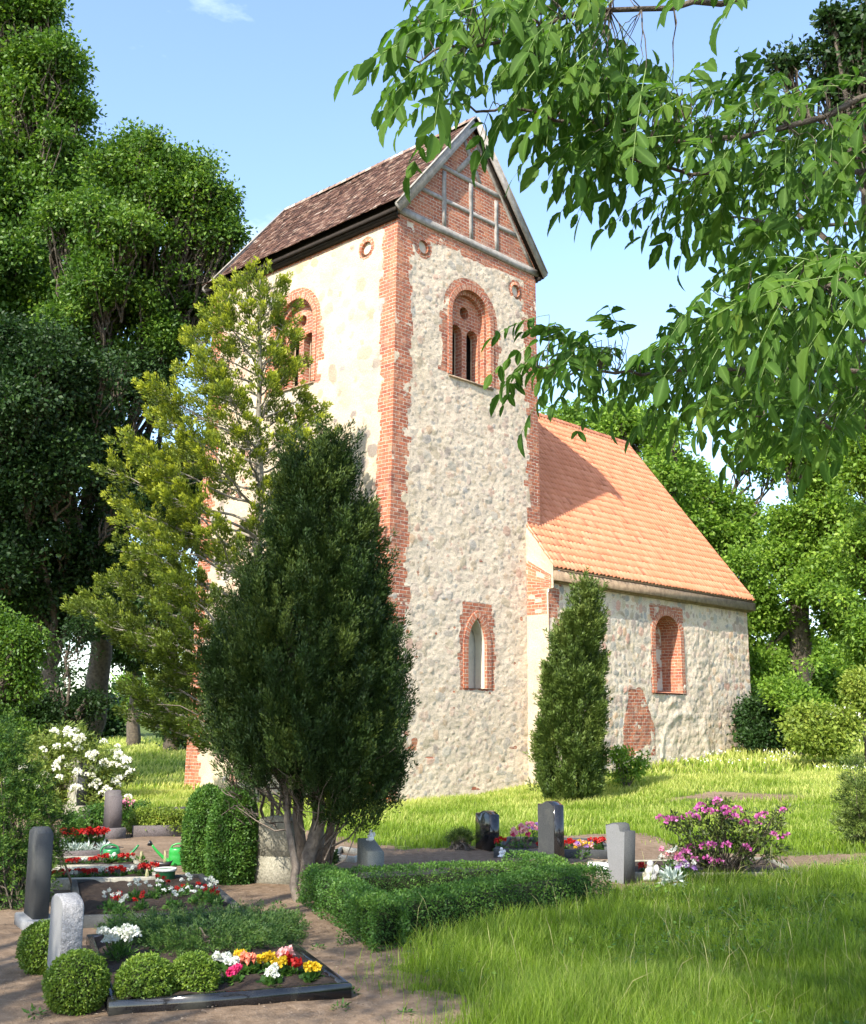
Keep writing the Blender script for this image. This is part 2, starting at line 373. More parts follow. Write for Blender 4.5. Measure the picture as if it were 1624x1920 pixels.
hW = archhole(4.40, .93, 12.03, 14.0)
def circ(a, b, r): return lambda u, v: np.hypot(u-a, v-b) < r
hs = lambda u, v: hB(u, v) | hL(u, v) | circ(1.06, 15.6, .225)(u, v) | circ(5.28, 15.5, .225)(u, v)
hw = lambda u, v: hW(u, v) | circ(1.27, 15.6, .23)(u, v)
parts = [grid(pos_s, W, H, .028, south_fn, hs, -.4, (0, -1, 0)), grid(pos_w, L, H, .035, west_fn, hw, -.4, (-1, 0, 0)),
         grid(pos_e, L, H, .09, west_fn, None, -.4, (1, 0, 0)), grid(pos_n, W, H, .09, west_fn, None, -.4, (0, 1, 0))]
def joingrids(name, parts, mat):
    off = 0; Vs = []; Fs = []; mk = []; cl = []; uv = []
    for (P, F, m_, c, q) in parts: Vs.append(P); Fs.append(F+off); off += len(P); mk.append(m_); cl.append(c); uv.append(q)
    return cp(npmesh(name, np.concatenate(Vs), Fs, mat, None, {'brick': np.concatenate(mk), 'scol': np.concatenate(cl)}, np.concatenate(uv)))
joingrids('tower_wall', parts, M['wall'])
# openings ---------------------------------------------------------------
def archpts(c, half, z0, zs, point=0., n=22):
    P = [(c-half, z0), (c-half, (z0+zs)/2), (c-half, zs)]
    if point:
        rr = half+point; am = math.acos(point/rr)
        for i in range(1, n//2+1): a = am*i/(n//2); P.append((c+point-rr*math.cos(a), zs+rr*math.sin(a)))
        for i in range(n//2-1, -1, -1): a = am*i/(n//2); P.append((c-point+rr*math.cos(a), zs+rr*math.sin(a)))
    else:
        for i in range(1, n+1): a = math.pi*i/n; P.append((c-half*math.cos(a), zs+half*math.sin(a)))
    P += [(c+half, (z0+zs)/2), (c+half, z0)]
    return np.array(P)
def offs(P, w):                                # move an arch profile outwards
    t = np.gradient(P, axis=0); n = np.stack([-t[:, 1], t[:, 0]], 1); n /= np.linalg.norm(n, axis=1)[:, None]
    q = P+n*w; q[0] = P[0]+(-w, 0); q[-1] = P[-1]+(w, 0); return q
def ring(mp, P, wd, front, back):              # arch order: front face and reveal
    b = MB(); Q = offs(P, wd); k = len(P); s = np.concatenate([[0], np.cumsum(np.linalg.norm(np.diff(P, axis=0), axis=1))])
    def strip(A, ao, B, bo, ua, ub):
        V = np.concatenate([mp(A, ao), mp(B, bo)]); i = np.arange(k-1)
        b.add(V, np.stack([i, i+1, i+1+k, i+k], 1), uv=np.concatenate([np.stack([np.full(k, ua), s], 1), np.stack([np.full(k, ub), s], 1)]))
    strip(P, front, Q, front, 0, wd); strip(Q, front, Q, front-.08, wd, wd+.08); strip(P, front, P, -back, 0, -back-front)
    return b
def mapS(P, o): P = np.asarray(P); s = H-P[:, 1]; return np.stack([P[:, 0], np.full(len(P), -o)+BS*s, P[:, 1]], 1)
def mapW(P, o): P = np.asarray(P); s = H-P[:, 1]; return np.stack([-o-BW*s, P[:, 0], P[:, 1]], 1)
def plate(mp, outer, holes, front, thick):
    b = MB(); polys = [outer]+holes
    vl = [[Vector((p[0], p[1], 0)) for p in q] for q in polys]
    tri = geometry.tessellate_polygon(vl); flat = np.concatenate([np.asarray(q, float) for q in polys])
    b.add(mp(flat, -front), np.array(tri), uv=flat)
    for h in holes:
        h = np.asarray(h, float); k = len(h); s = np.concatenate([[0], np.cumsum(np.linalg.norm(np.diff(h, axis=0), axis=1))])
        V = np.concatenate([mp(h, -front), mp(h, -front-thick)]); i = np.arange(k); j = (i+1) % k
        b.add(V, np.stack([i, j, j+k, i+k], 1), uv=np.concatenate([np.stack([np.zeros(k), s], 1), np.stack([np.full(k, thick), s], 1)]))
    return b
def circpts(a, z, r, n=20): t = np.linspace(0, 2*math.pi, n, endpoint=False); return np.stack([a+r*np.cos(t), z+r*np.sin(t)], 1)
def bell_window(mp, c, label, sgn):
    b = ring(mp, archpts(c, .86, 12.04, 14.0), .17, .03, .14); o = cp(b.build('belfry_window', M['brick'], None, False, True)); o['label'] = label
    def ch(x, n): x.name = n; x.parent = o; x.matrix_parent_inverse = Matrix.Identity(4); return x
    ch(ring(mp, archpts(c, .74, 12.04, 14.0), .125, -.13, .30).build('inner_arch', M['brick'], None, False, True), 'inner_arch')
    lt = [archpts(c+s*.37, .265, 12.05, 13.5, 0, 10) for s in (-1, 1)]
    lt.append(circpts(c, 14.22, .2))
    ch(plate(mp, archpts(c, .78, 12.0, 14.0), lt, .28, .30).build('tracery', M['brick'], None, False, True), 'tracery')
    q = MB()
    for s in (-1, 1): q.add(mp([(c-.8, 12.), (c+.8, 12.), (c+.8, 14.9), (c-.8, 14.9)], -.62), [(0, 1, 2, 3)])
    ch(q.build('dark_backing', M['wood_dark']), 'dark_backing')  # near-black sheet added for the unlit inside of the belfry
    for s in (-1, 1):
        q = MB(); x = c+s*.37; 
        for dx in (-.2, .2): q.add(mp([(x+dx-.03, 12.05), (x+dx+.03, 12.05), (x+dx+.03, 13.6), (x+dx-.03, 13.6)], -.5), [(0, 1, 2, 3)])
        ch(q.build('wooden_frame', M['wood_brown']), 'wooden_frame')
    q = MB(); a = mp([(c-.98, 12.0), (c+.98, 12.0)], .06); e = mp([(c-.98, 12.07), (c+.98, 12.07)], -.3)
    a2 = mp([(c-.98, 11.96), (c+.98, 11.96)], .06); e2 = mp([(c-.98, 11.96), (c+.98, 11.96)], -.3)
    q.add(np.concatenate([a, e, a2, e2]), [(0, 1, 3, 2), (4, 5, 1, 0), (0, 2, 6, 4), (1, 5, 7, 3), (4, 6, 7, 5)])
    ch(q.build('window_sill', M['wood_brown']), 'window_sill')
bell_window(mapS, 3.15, 'belfry window with two narrow lights and round eye in the gabled face', 1)
bell_window(mapW, 4.40, 'belfry window half hidden by the conifer', -1)
for mp, a, z in ((mapS, 1.06, 15.6), (mapS, 5.28, 15.5), (mapW, 1.27, 15.6)):
    q = MB(); P = circpts(a, z, .2, 24); P = np.concatenate([P, P[:1]])
    k = len(P); Q = np.array([a, z])+(P-[a, z])*1.38
    V = np.concatenate([mp(P, .008), mp(Q, .008), mp(P, -.09), mp(Q, -.05)]); i = np.arange(k-1); s = np.linspace(0, 1.25, k)
    q.add(V, [np.stack([i, i+1, i+1+k, i+k], 1), np.stack([i, i+1, i+1+2*k, i+2*k], 1), np.stack([i+k, i+1+k, i+1+3*k, i+3*k], 1)],
          uv=np.concatenate([np.stack([np.full(k, x), s*1.0], 1) for x in (0, .14, .1, .2)]))
    o = cp(q.build('blind_niche', M['brick'], None, False, True))
    q = MB(); q.add(mp(P[:-1], -.09), [np.arange(k-1)]); x = q.build('niche_plaster', M['plaster']); x.parent = o
# lancet
b = ring(mapS, archpts(3.43, .40, 3.0, 4.2, .65), .20, .03, .05); lan = cp(b.build('lancet_window', M['brick'], None, False, True))
b = ring(mapS, archpts(3.43, .40, 3.0, 4.2, .65), -.03, -.05, .42); x = b.build('plaster_reveal', M['plaster'], None, False, True); x.parent = lan
q = MB(); q.add(mapS(archpts(3.43, .45, 2.98, 4.2, .65), -.45), [np.arange(len(archpts(3.43, .4, 3, 4.2, .65)))]); x = q.build('blind_panel', M['plaster']); x.parent = lan
q = MB(); a = [(3.0, 3.0), (3.86, 3.0)]; q.add(np.concatenate([mapS(a, .03), mapS(a, -.46)]), [(0, 1, 3, 2)], uv=[(0, 0), (.8, 0), (0, .4), (.8, .4)]); x = q.build('window_sill', M['brick'], None, False, True); x.parent = lan

# gable ------------------------------------------------------------------
gz0 = H+.02; hw_ = W/2
sl_ = (R-16.36)/(hw_+.248)                       # roof slope
def roofz(x): return R-sl_*abs(x-hw_)
q = MB()
for y in (.0, L):
    q = MB()
    V = np.array([(0.0, y, H-.05), (W, y, H-.05), (W, y, roofz(W)-.1), (hw_, y, R-.12), (0, y, roofz(0)-.1)])
    q.add(V, [np.arange(5)], uv=V[:, [0, 2]]); cp(q.build('gable_infill', M['brick_infill'], None, False, True))
def timber(a, b, wd=.2, ht=.13, y=-.035, seg=5):
    y = y*.5+.012; ht = .06; wd *= .86
    q = MB(); a = np.array([a[0], y, a[1]]); b = np.array([b[0], y, b[1]])
    pts = [a+(b-a)*i/seg for i in range(seg+1)]; d = nrm(b-a); nn = np.array([-d[2], 0, d[0]]); V = []
    for i, p in enumerate(pts):
        e1 = random.uniform(-.012, .012); e2 = random.uniform(-.012, .012)
        for sd, oo in ((-1, -ht/2), (1, -ht/2), (1, ht/2), (-1, ht/2)): V.append(p+nn*(sd*wd/2+(e1 if sd < 0 else e2))+np.array([0, oo, 0]))
    F = []
    for i in range(seg):
        for k in range(4): F.append((i*4+k, i*4+(k+1) % 4, i*4+4+(k+1) % 4, i*4+4+k))
    F += [(0, 3, 2, 1), (seg*4, seg*4+1, seg*4+2, seg*4+3)]
    q.add(V, F); return cp(q.build('timber', M['wood_grey']))
timber((-.12, 16.39), (W+.12, 16.39), .26, .2, -.07, 12)
timber((.85, 17.38), (W-.85, 17.38), .17, .1, -.03, 8); timber((1.6, 18.42), (W-1.6, 18.42), .18, .1, -.032, 6)
for x, t in ((1.92, 18.3), (3.12, 18.33), (4.33, 18.2)): timber((x, 16.52), (x, t), .18, .14, -.04, 5)
timber((2.8, 19.75), (3.55, 18.5), .17, .1, -.028, 4); timber((2.5, 18.5), (3.5, 19.65), .19, .13, -.046, 4)
timber((.18, 16.5), (hw_-.1, 20.05), .16, .11, -.033, 8); timber((W-.18, 16.5), (hw_+.1, 20.05), .16, .11, -.033, 8)
# tower roof -------------------------------------------------------------
def tile_slope(name, p0, du, dv, nrm_, ulen, vlen, tw, ex, mat, thick=.018, flare=0, seed=0):
    """small flat tiles; p0 eave corner, du along the eaves, dv up the slope"""
    rg = np.random.default_rng(seed); nu = int(ulen/tw); nv = int(vlen/ex)
    i, j = np.meshgrid(np.arange(nu+1), np.arange(nv)); i = i.ravel(); j = j.ravel(); n = len(i)
    sag = 0
    u0 = np.clip((i-.5*(j % 2))*tw, 0, ulen); u1 = np.clip((i-.5*(j % 2)+1)*tw-.006, 0, ulen); ok = u1-u0 > .03
    i, j, u0, u1 = i[ok], j[ok], u0[ok], u1[ok]; n = len(i)
    v0 = j*ex+rg.normal(0, .007, n); v1 = v0+ex*1.9; h0 = .035+rg.normal(0, .005, n); h1 = np.full(n, .004)+rg.normal(0, .002, n)
    P = []
    for (uu, vv, hh) in ((u0, v0, h0-thick), (u1, v0, h0-thick), (u1, v0, h0), (u0, v0, h0), (u0, v1, h1), (u1, v1, h1)):
        fl = flare*np.clip(1-vv/.9, 0, 1)**2+.04*np.sin(uu*1.1+1)*np.sin(vv*.9)
        P.append(np.asarray(p0)+uu[:, None]*du+vv[:, None]*dv+(hh+fl)[:, None]*nrm_)
    V = np.stack(P, 1).reshape(-1, 3); k = np.arange(n)*6
    F = np.concatenate([np.stack([k+a for a in f], 1) for f in ((0, 1, 2, 3), (3, 2, 5, 4), (1, 0, 4, 5), (0, 3, 4, 4), (1, 5, 5, 2)) if len(set(f)) == 4])
    v = np.repeat(rg.random(n)*.93+.07*(rg.random(n) > .8), 6)
    return cp(npmesh(name, V, [F], mat, None, {'v': v}))
for sgn in (-1, 1):
    ex0 = np.array([hw_+sgn*(hw_+.248), -OV, 16.36]); dv = nrm(np.array([-sgn*(hw_+.248), 0, R-16.36])); du = np.array([0, 1., 0])
    nn = nrm(np.cross(du, dv)); nn = nn if nn[2] > 0 else -nn
    sl_len = math.hypot(hw_+.248, R-16.36)
    tile_slope('tower_roof', ex0, du, dv, nn, L+2*OV, sl_len, .17, .145, M['tile_old'], flare=.16, seed=5+sgn)
    q = MB(); a = ex0-nn*.03; b = a+dv*sl_len; V = [a, a+du*(L+2*OV), b+du*(L+2*OV), b]; V += [p-nn*.05 for p in V]
    q.add(V, [(0, 1, 2, 3), (7, 6, 5, 4), (0, 4, 5, 1), (2, 6, 7, 3), (0, 3, 7, 4), (1, 5, 6, 2)]); cp(q.build('roof_boarding', M['wood_dark']))
    q = MB(); e = ex0+np.array([0, 0, -.09]); q.beam(e+du*.05+np.array([-sgn*.02, 0, .02]), e+du*(L+2*OV-.05)+np.array([-sgn*.02, 0, .02]), .05, .11)
    q.beam(e+du*.12+np.array([-sgn*.12, 0, -.05]), e+du*(L+2*OV-.12)+np.array([-sgn*.12, 0, -.05]), .10, .10)
    q.beam(np.array([hw_+sgn*(hw_+.03), .0, 16.2]), np.array([hw_+sgn*(hw_+.03), L, 16.2]), .22, .16)
    cp(q.build('eaves_board', M['wood_dark']))
    for yy in (-OV-.02, L+OV+.02):
        q = MB(); a = ex0.copy(); a[1] = yy; b = a+dv*(sl_len+.02); up = nn
        q.beam(a-nn*.06-dv*.05, b-nn*.06, .045, .26, up=nn, bev=.008); q.beam(a+nn*.075-dv*.0, b+nn*.075, .10, .03, up=nn)
        cp(q.build('bargeboard', M['wood_grey']))
q = MB()
for k in range(30):
    y = -OV+k*(L+2*OV)/30; t = np.linspace(-.2, math.pi+.2, 9); n2 = len(t); r0, r1 = .13+random.uniform(-.008, .008), .115
    V = [(hw_+r*math.cos(a), yy, R-.03+r*math.sin(a)) for yy, r in ((y, r0), (y+(L+2*OV)/30+.03, r1)) for a in t]
    i = np.arange(n2-1); q.add(V, np.stack([i, i+1, i+1+n2, i+n2], 1), v=.8+.2*random.random())
cp(q.build('ridge_tiles', M['tile_old']))

# nave -------------------------------------------------------------------
def nave_fn(u, v):
    h, hit, c = rubble(u, v, (.27, .27), 211, .9, .05, .07, .17, .45)
    h2, hit2, c2 = rubble(u*1.6+5, v*1.6, (.30, .24), 231, .55, .04, .03, .12)
    rough = np.clip(np.exp(-((u-7.5)/2.2)**2)*1.2, 0, 1)
    base = (fbm(u*1.8, v*1.8, 203, 5)-.5)*(.05+.14*rough)+(fbm(u*9, v*9, 204, 3)-.5)*.04
    mort = np.array([.62, .52, .405])*(.80+.42*fbm(u*3, v*3, 208, 4))[:, None]
    col = mort.copy(); use = hit2 & ~hit; col[use] = c2[use]*.6+mort[use]*.4
    sm = np.clip(.02+.5*fbm(u*3, v*3, 221, 3)+.45*rough*(v < 5.4), .05, .92)[:, None]
    col[hit] = (c*1.15*(1-sm)+mort*sm)[hit]
    disp = base*.85+.38*np.maximum(h*(1-.4*rough), h2*.7)
    d = np.maximum(np.abs(u-6.55)-(.90+tooth(v, 36, 0, .22)), np.maximum(3.0-v, v-6.0)); mk = np.clip(-d*10+.5, 0, 1)
    p = (u > 3.75+np.clip(v-1.9, 0, 1)*.35) & (u < 5.6-np.clip(v-1.9, 0, 2)*.55) & (v > 1.0) & (v < 3.0+.3*fbm(u*3, v*3, 1, 2)); mk = np.maximum(mk, p*1.)
    mk = np.maximum(mk, (u < .28+tooth(v, 37, 0, .4))*(v > 4.9)*1.)
    mk = mk*(np.clip((fbm(u*2.2, v*2.6, 90, 4)-.27)*9, 0, 1))
    dd = np.hypot((u-7.4)/1.45, (v-.9)/1.5); arch = np.exp(-((dd-1)/.10)**2)*(v > .9)*(u > 5.9); disp += arch*.05; col = col*(1-arch*.5)[:, None]+np.array([.55, .5, .42])*(arch*.5)[:, None]
    ed = np.clip(np.minimum(u, LN-.15-u)/.1, 0, 1)
    return (disp*(1-.85*mk)+mk*(fbm(u*7, v*9, 12, 2)-.5)*.03)*ed, mk, col
def stripf(u, v):
    n_ = len(u); mort = np.array([.50, .43, .325])*(.8+.4*fbm(u*2, v*2, 18, 4))[:, None]
    h, hit, c = rubble(u, v, (.42, .32), 311, .5, .012, .06, .2); col = mort.copy(); col[hit] = (c*.35+mort*.65)[hit]
    mk = ((v > 5.25) & (v < 6.9) & (hsh(np.floor(v/.11), np.floor(u/.25), 7) > .12) & (u > .08))*1.
    return (fbm(u*4, v*4, 3, 3)-.5)*.03*np.clip(np.minimum(u, D_+.2-u)/.1, 0, 1), mk, col
def plainf(u, v):
    h, hit, c = rubble(u, v, (.3, .26), 411, .8, .04, .06, .16); mort = np.broadcast_to(np.array([.44, .40, .32]), (len(u), 3)).copy()
    mort[hit] = (c*.6+mort*.4)[hit]; return h, np.zeros(len(u)), mort
XE = WN+LN-.15; YN = L+D_; yr = (YN-D_)/2; YE = -D_-OE; slopeN = (HR-HE)/(yr-YE)
NZ = 6.55
hN = lambda u, v: ((np.abs(u-6.55) < .86) & (v > 3.03) & (v < 5.0)) | ((v >= 5.0) & (np.hypot((u-6.55)/.86, (v-5.0)/.72) < 1))
pN = [grid(lambda u, v: np.stack([WN+u, np.full_like(u, -D_), v], 1), XE-WN, NZ, .032, nave_fn, hN, -.2, (0, -1, 0)),
      grid(lambda u, v: np.stack([np.full_like(u, XE), -D_+u, v], 1), YN+D_, NZ, .1, plainf, None, -.2, (1, 0, 0)),
      grid(lambda u, v: np.stack([WN+u, np.full_like(u, YN), v], 1), XE-WN, NZ, .15, plainf, None, -.2, (0, 1, 0))]
joingrids('nave_wall', pN, M['wall'])
# west return of the nave wall with its kneeler
def rz(y): return HE+slopeN*(y-YE)
def strip_pos(u, v):
    y = -(D_+.2)+u+.2*np.clip((6.3-v)/.3, 0, 1); y = np.where(u < 1e-6, y, y); y = np.where(v < 6.0, -D_+u*D_/(D_+.2)*1.25, -(D_+.2)+u*1.25)
    top = rz(y)+.10; vv = np.where(v > 6.0, 6.0+(v-6.0)*(top-6.0)/2.0, v); return np.stack([np.full_like(u, WN-.03), y, vv], 1)
joingrids('kneeler_wall', [grid(strip_pos, D_+.2, 8.0, .04, stripf, None, -.2, (-1, 0, 0))], M['wall'])
q = MB(); 
V = [(XE, -D_, NZ-.05), (XE, YN, NZ-.05), (XE, yr, HR-.25)]; q.add(V, [(0, 1, 2)], uv=[(a[1], a[2]) for a in V]); cp(q.build('nave_gable', M['brick'], None, False, True)); q = MB()
V = [(WN+.05, W*0-D_, NZ-.05), (WN+.05, YN, NZ-.05), (WN+.05, yr, HR-.25)]; q.add(V, [(0, 2, 1)], uv=[(a[1], a[2]) for a in V]); cp(q.build('nave_gable', M['brick'], None, False, True))
def pantiles(name, p0, du, dv, nn, ul, vl, mat, tw=.205, ex=.335, seed=0):
    rg = np.random.default_rng(seed); nu = int(round(ul/tw)); nv = int(round(vl/ex)); tw = ul/nu; ex = vl/nv
    prof = np.array([.0, .030, .060, .070, .052, .015, 0.0]); xs = np.array([0, .14, .3, .45, .6, .8, .999]); k = len(xs)
    cols = nu*k; uu = (np.repeat(np.arange(nu), k)+np.tile(xs, nu))*tw; hh = np.tile(prof, nu)
    V = []; A = []; F = []; off = 0
    for j in range(nv):
        jt = np.repeat(rg.normal(0, .004, nu), k); jv = np.repeat(rg.normal(0, .006, nu), k); a = np.repeat(rg.random(nu), k)
        for (vv, h) in ((0, .0), (0, .022), (ex*1.06, .0)):
            P = np.asarray(p0)+uu[:, None]*du+(j*ex+vv+(jv if vv == 0 else 0*jv))[:, None]*dv+(hh+h+jt*(vv == 0))[:, None]*nn; V.append(P); A.append(a)
        i = np.arange(cols-1)
        for r in (0, 1): F.append(np.stack([i, i+1, i+1+cols, i+cols], 1)+off+r*cols)
        off += 3*cols
    return cp(npmesh(name, np.concatenate(V), F, mat, None, {'v': np.concatenate(A)}))
for s in (1, -1):
    yo = YE if s == 1 else YN+OE
    p0 = np.array([WN-.05 if s == 1 else WN, yo, HE]); dv = nrm(np.array([0, s*(yr-YE), HR-HE])); nn = np.array([0, -dv[2]*s, abs(dv[1])])
    pantiles('nave_roof', p0, np.array([1., 0, 0]), dv, nn, LN+.05, math.hypot(yr-YE, HR-HE), M['tile_new'], seed=s+3)
    q = MB(); a = p0-nn*.02+np.array([.06, 0, 0]); b = a+dv*math.hypot(yr-YE, HR-HE)*.995; e = np.array([LN-.1, 0, 0]); V = [a, a+e, b+e, b]; V += [p-nn*.06 for p in V]
    q.add(V, [(0, 1, 2, 3), (7, 6, 5, 4), (0, 4, 5, 1), (2, 6, 7, 3), (0, 3, 7, 4), (1, 5, 6, 2)]); cp(q.build('roof_boarding', M['wood_brown']))
q = MB()
for k in range(36):
    x = WN+.7+k*(LN-.7)/36; t = np.linspace(-.2, math.pi+.2, 9); n2 = len(t)
    V = [(xx, yr+r*math.cos(a), HR-.01+r*math.sin(a)) for xx, r in ((x, .14), (x+(LN-.7)/36+.03, .12)) for a in t]
    i = np.arange(n2-1); q.add(V, np.stack([i, i+1, i+1+n2, i+n2], 1), v=random.random())
cp(q.build('ridge_tiles', M['tile_new']))
q = MB(); 
for j in range(40):
    f = j/40; y = YE+f*(yr-YE); z = rz(y); q.beam((XE+.13, y, z+.03), (XE+.13, y+(yr-YE)/40+.01, rz(y+(yr-YE)/40)+.045), .07, .05, v=random.random())
cp(q.build('verge_tiles', M['tile_new']))
q = MB(); q.box((WN+.0+(LN)/2, YE+.05, HE-.22), (LN+.02, .12, .30), bev=.01); q.box((WN+LN/2, YE+.22, HE-.36), (LN-.1, .16, .10)); cp(q.build('eaves_beam', M['wood_brown']))
q = MB(); q.box((XE+.1, YE+.5, HE+.1), (.04, .9, .3)); cp(q.build('verge_board', M['wood_brown']))
# nave window: a deep blocked opening
def mapN(P, o): P = np.asarray(P); return np.stack([WN+P[:, 0], np.full(len(P), -D_-o), P[:, 1]], 1)
def segarch(c, half, z0, zs, rise, n=14):
    P = [(c-half, z0), (c-half, (z0+zs)/2), (c-half, zs)]+[(c-half*math.cos(math.pi*i/n), zs+rise*math.sin(math.pi*i/n)) for i in range(1, n)]+[(c+half, zs), (c+half, (z0+zs)/2), (c+half, z0)]
    return np.array(P)
A0 = segarch(6.55, .80, 3.05, 5.0, .66)
nw_ = cp(ring(mapN, A0, .22, .03, .35).build('nave_window', M['brick'], None, False, True)); nw_['label'] = 'deep blocked arched window under the eaves'
x = ring(mapN, A0, -.01, -.34, .80).build('window_reveal', M['brick'], None, False, True); x.parent = nw_
def mk_block():
    k = NM('blocked_masonry', .92, .15); uv = k.n('UVMap', uv_map='uv').outputs[0]; c, f = bricktex(k, uv)
    n = k.noise(1.7, 5, uv); pl = k.ramp(k.noise(4, 6, uv), [(.3, (.46, .42, .35)), (.7, (.58, .54, .46))])
    fac = k.ramp(n, [(.47, (0, 0, 0)), (.5, (1, 1, 1))]); k.col(k.mix(fac, pl, c)); k.bump(k.noise(20, 5, uv), .6, .01); return k.m
M['blocked'] = mk_block()
q = MB(); q.add(mapN(A0, -.76), [np.arange(len(A0))], uv=A0); x = q.build('blocked_panel', M['blocked'], None, False, True); x.parent = nw_
q = MB(); a = [(5.7, 3.05), (7.4, 3.05)]; q.add(np.concatenate([mapN(a, .06), mapN(np.array(a)+[(0, .12), (0, .12)], -.8)]), [(0, 1, 3, 2)], uv=[(0, 0), (1.6, 0), (0, .8), (1.6, .8)]); x = q.build('window_sill', M['brick'], None, False, True); x.parent = nw_

# ================================================================== ground
def tw(poly): return np.array([at(*p)[:2] for p in poly])
def inpoly(x, y, P):
    c = np.zeros(np.shape(x), bool); n = len(P)
    for i in range(n):
        x1, y1 = P[i]; x2, y2 = P[(i+1) % n]
        if y1 == y2: continue
        t = ((y1 > y) != (y2 > y)) & (x < (x2-x1)*(y-y1)/(y2-y1)+x1); c ^= t
    return c
GA = tw([(880, 1935), (850, 1860), (745, 1812), (800, 1775), (950, 1740), (1130, 1690), (1180, 1668), (1300, 1652), (1500, 1648), (1700, 1610), (2100, 1610), (2400, 2500), (1100, 2700)])
GB = tw([(-500, 1500), (100, 1515), (345, 1512), (500, 1545), (650, 1570), (760, 1592), (880, 1590), (1000, 1572), (1100, 1562), (1200, 1560), (1250, 1572), (1330, 1600), (1500, 1606), (1624, 1597), (2300, 1590), (2600, 1392), (-900, 1392)])
GSTRIP = tw([(1230, 1500), (1330, 1485), (1560, 1490), (1500, 1499), (1350, 1503)])
K_BACK = tw([(262, 1568), (345, 1566), (400, 1520), (250, 1520)])
def grassy(x, y):
    e = (fbm(x*1.1, y*1.1, 400, 3)-.44)*1.0; e2 = (fbm(x*1.1+40, y*1.1, 401, 3)-.44)*1.0
    a = inpoly(x+e, y+e2, GA); b = inpoly(x+e, y+e2, GB) | (y > 14) | (x > 22) | ((x < -24))
    s = inpoly(x+e*.4, y+e2*.4, GSTRIP); k = inpoly(x, y, K_BACK)
    inside = (x > -.25) & (x < 6.5) & (y > .0) & (y < L+.15) | (x > WN-.02) & (x < XE) & (y > -D_+.02) & (y < YN)
    return (a | b) & ~s & ~inside & ~k
def axis(lo, hi, d):
    a = [np.arange(lo, hi, d)]; x = hi; st = d; r = []
    while x < 420: r.append(x); st *= 1.22; x += st
    x = lo; st = d; l = []
    while x > -420: st *= 1.22; x -= st; l.append(x)
    return np.concatenate([l[::-1], a[0], r])
ax = axis(-19, -2, .09); ay = axis(-18, 0, .09); gx, gy = np.meshgrid(ax, ay); nxg = len(ax)
gxf, gyf = gx.ravel(), gy.ravel(); gm = grassy(gxf, gyf)*1.
near = np.exp(-(np.hypot(gxf-O[0], gyf-O[1])/40)**2)
gz = terr(gxf, gyf)+(fbm(gxf*.8, gyf*.8, 500, 4)-.47)*.10*near*(1-.5*(1-gm))+(fbm(gxf*5, gyf*5, 501, 3)-.44)*.03*near-(np.where(gm > .5, .02, 0))
i = (np.arange(len(ay)-1)[:, None]*nxg+np.arange(nxg-1)[None]).ravel()
k = NM('ground', .95, .15); oc = k.obj(); gmk = k.attr('grass')
n1 = k.noise(.6, 8, oc); n2 = k.noise(9, 8, oc); n3 = k.noise(60, 4, oc)
dirt = k.ramp(n2, [(.3, (.115, .078, .050)), (.55, (.185, .130, .088)), (.75, (.25, .185, .13))])
dirt = k.mix(k.ramp(n3, [(.62, (0, 0, 0)), (.7, (.8, .8, .8))]), dirt, (.33, .26, .19)); dirt = k.mix(k.ramp(n1, [(.45, (0, 0, 0)), (.65, (.6, .6, .6))]), dirt, (.28, .205, .14))
gr = k.ramp(n2, [(.3, (.045, .07, .018)), (.7, (.13, .17, .04))]); fac = k.math('ADD', gmk, k.math('MULTIPLY', k.math('SUBTRACT', n2, .5), .8))
k.col(k.mix(k.ramp(fac, [(.4, (0, 0, 0)), (.6, (1, 1, 1))]), dirt, gr)); k.bump(k.math('ADD', n2, k.math('MULTIPLY', n3, .5)), .9, .03)
tag(npmesh('ground', np.stack([gxf, gyf, gz], 1), [np.stack([i, i+1, i+nxg+1, i+nxg], 1)], k.m, None, {'grass': gm}, None, True), 'bare sandy cemetery ground and meadow floor', 'ground', kind='structure')

# ================================================================== foliage tools
RG = np.random.default_rng(42)
def runit(n, rg=None): return nrm((rg or RG).normal(size=(n, 3)))
def kites(P, Dr, N, ln, wd, fold=.15, v=None):
    """leaf quads: position, direction, normal, length, width"""
    n = len(P); Dr = nrm(Dr); S = nrm(np.cross(Dr, N)); N2 = np.cross(S, Dr); ln = np.broadcast_to(ln, (n,))[:, None]; wd = np.broadcast_to(wd, (n,))[:, None]
    V = np.stack([P, P+Dr*ln*.45+S*wd*.5+N2*wd*fold, P+Dr*ln, P+Dr*ln*.45-S*wd*.5+N2*wd*fold], 1).reshape(-1, 3)
    k = np.arange(n)*4; F = np.concatenate([np.stack([k, k+1, k+2], 1), np.stack([k, k+2, k+3], 1)])
    v = RG.random(n) if v is None else v
    return V, F, np.repeat(v, 4)
def leafobj(name, P, Dr, N, ln, wd, mat, parent=None, v=None, fold=.15):
    V, F, a = kites(P, Dr, N, ln, wd, fold, v); return npmesh(name, V, [F], mat, parent, {'v': a})
def clumps(cs, rs, n, flat=.7, seed=0, up=.5):
    """leaf cloud around clump centres: returns P, D, N, v"""
    rg = np.random.default_rng(seed); m_ = len(cs); d = runit(m_*n, rg); r = rg.random(m_*n)**(1/2.2)
    ci = np.repeat(np.arange(m_), n); P = cs[ci]+d*(r*rs[ci])[:, None]*np.array([1, 1, flat])
    D = nrm(d+runit(m_*n, rg)*.9+np.array([0, 0, -.15])); N = nrm(runit(m_*n, rg)+np.array([0, 0, up]))
    tone = rg.random(m_)[ci]*.62+.38*rg.random(m_*n); return P, D, N, tone
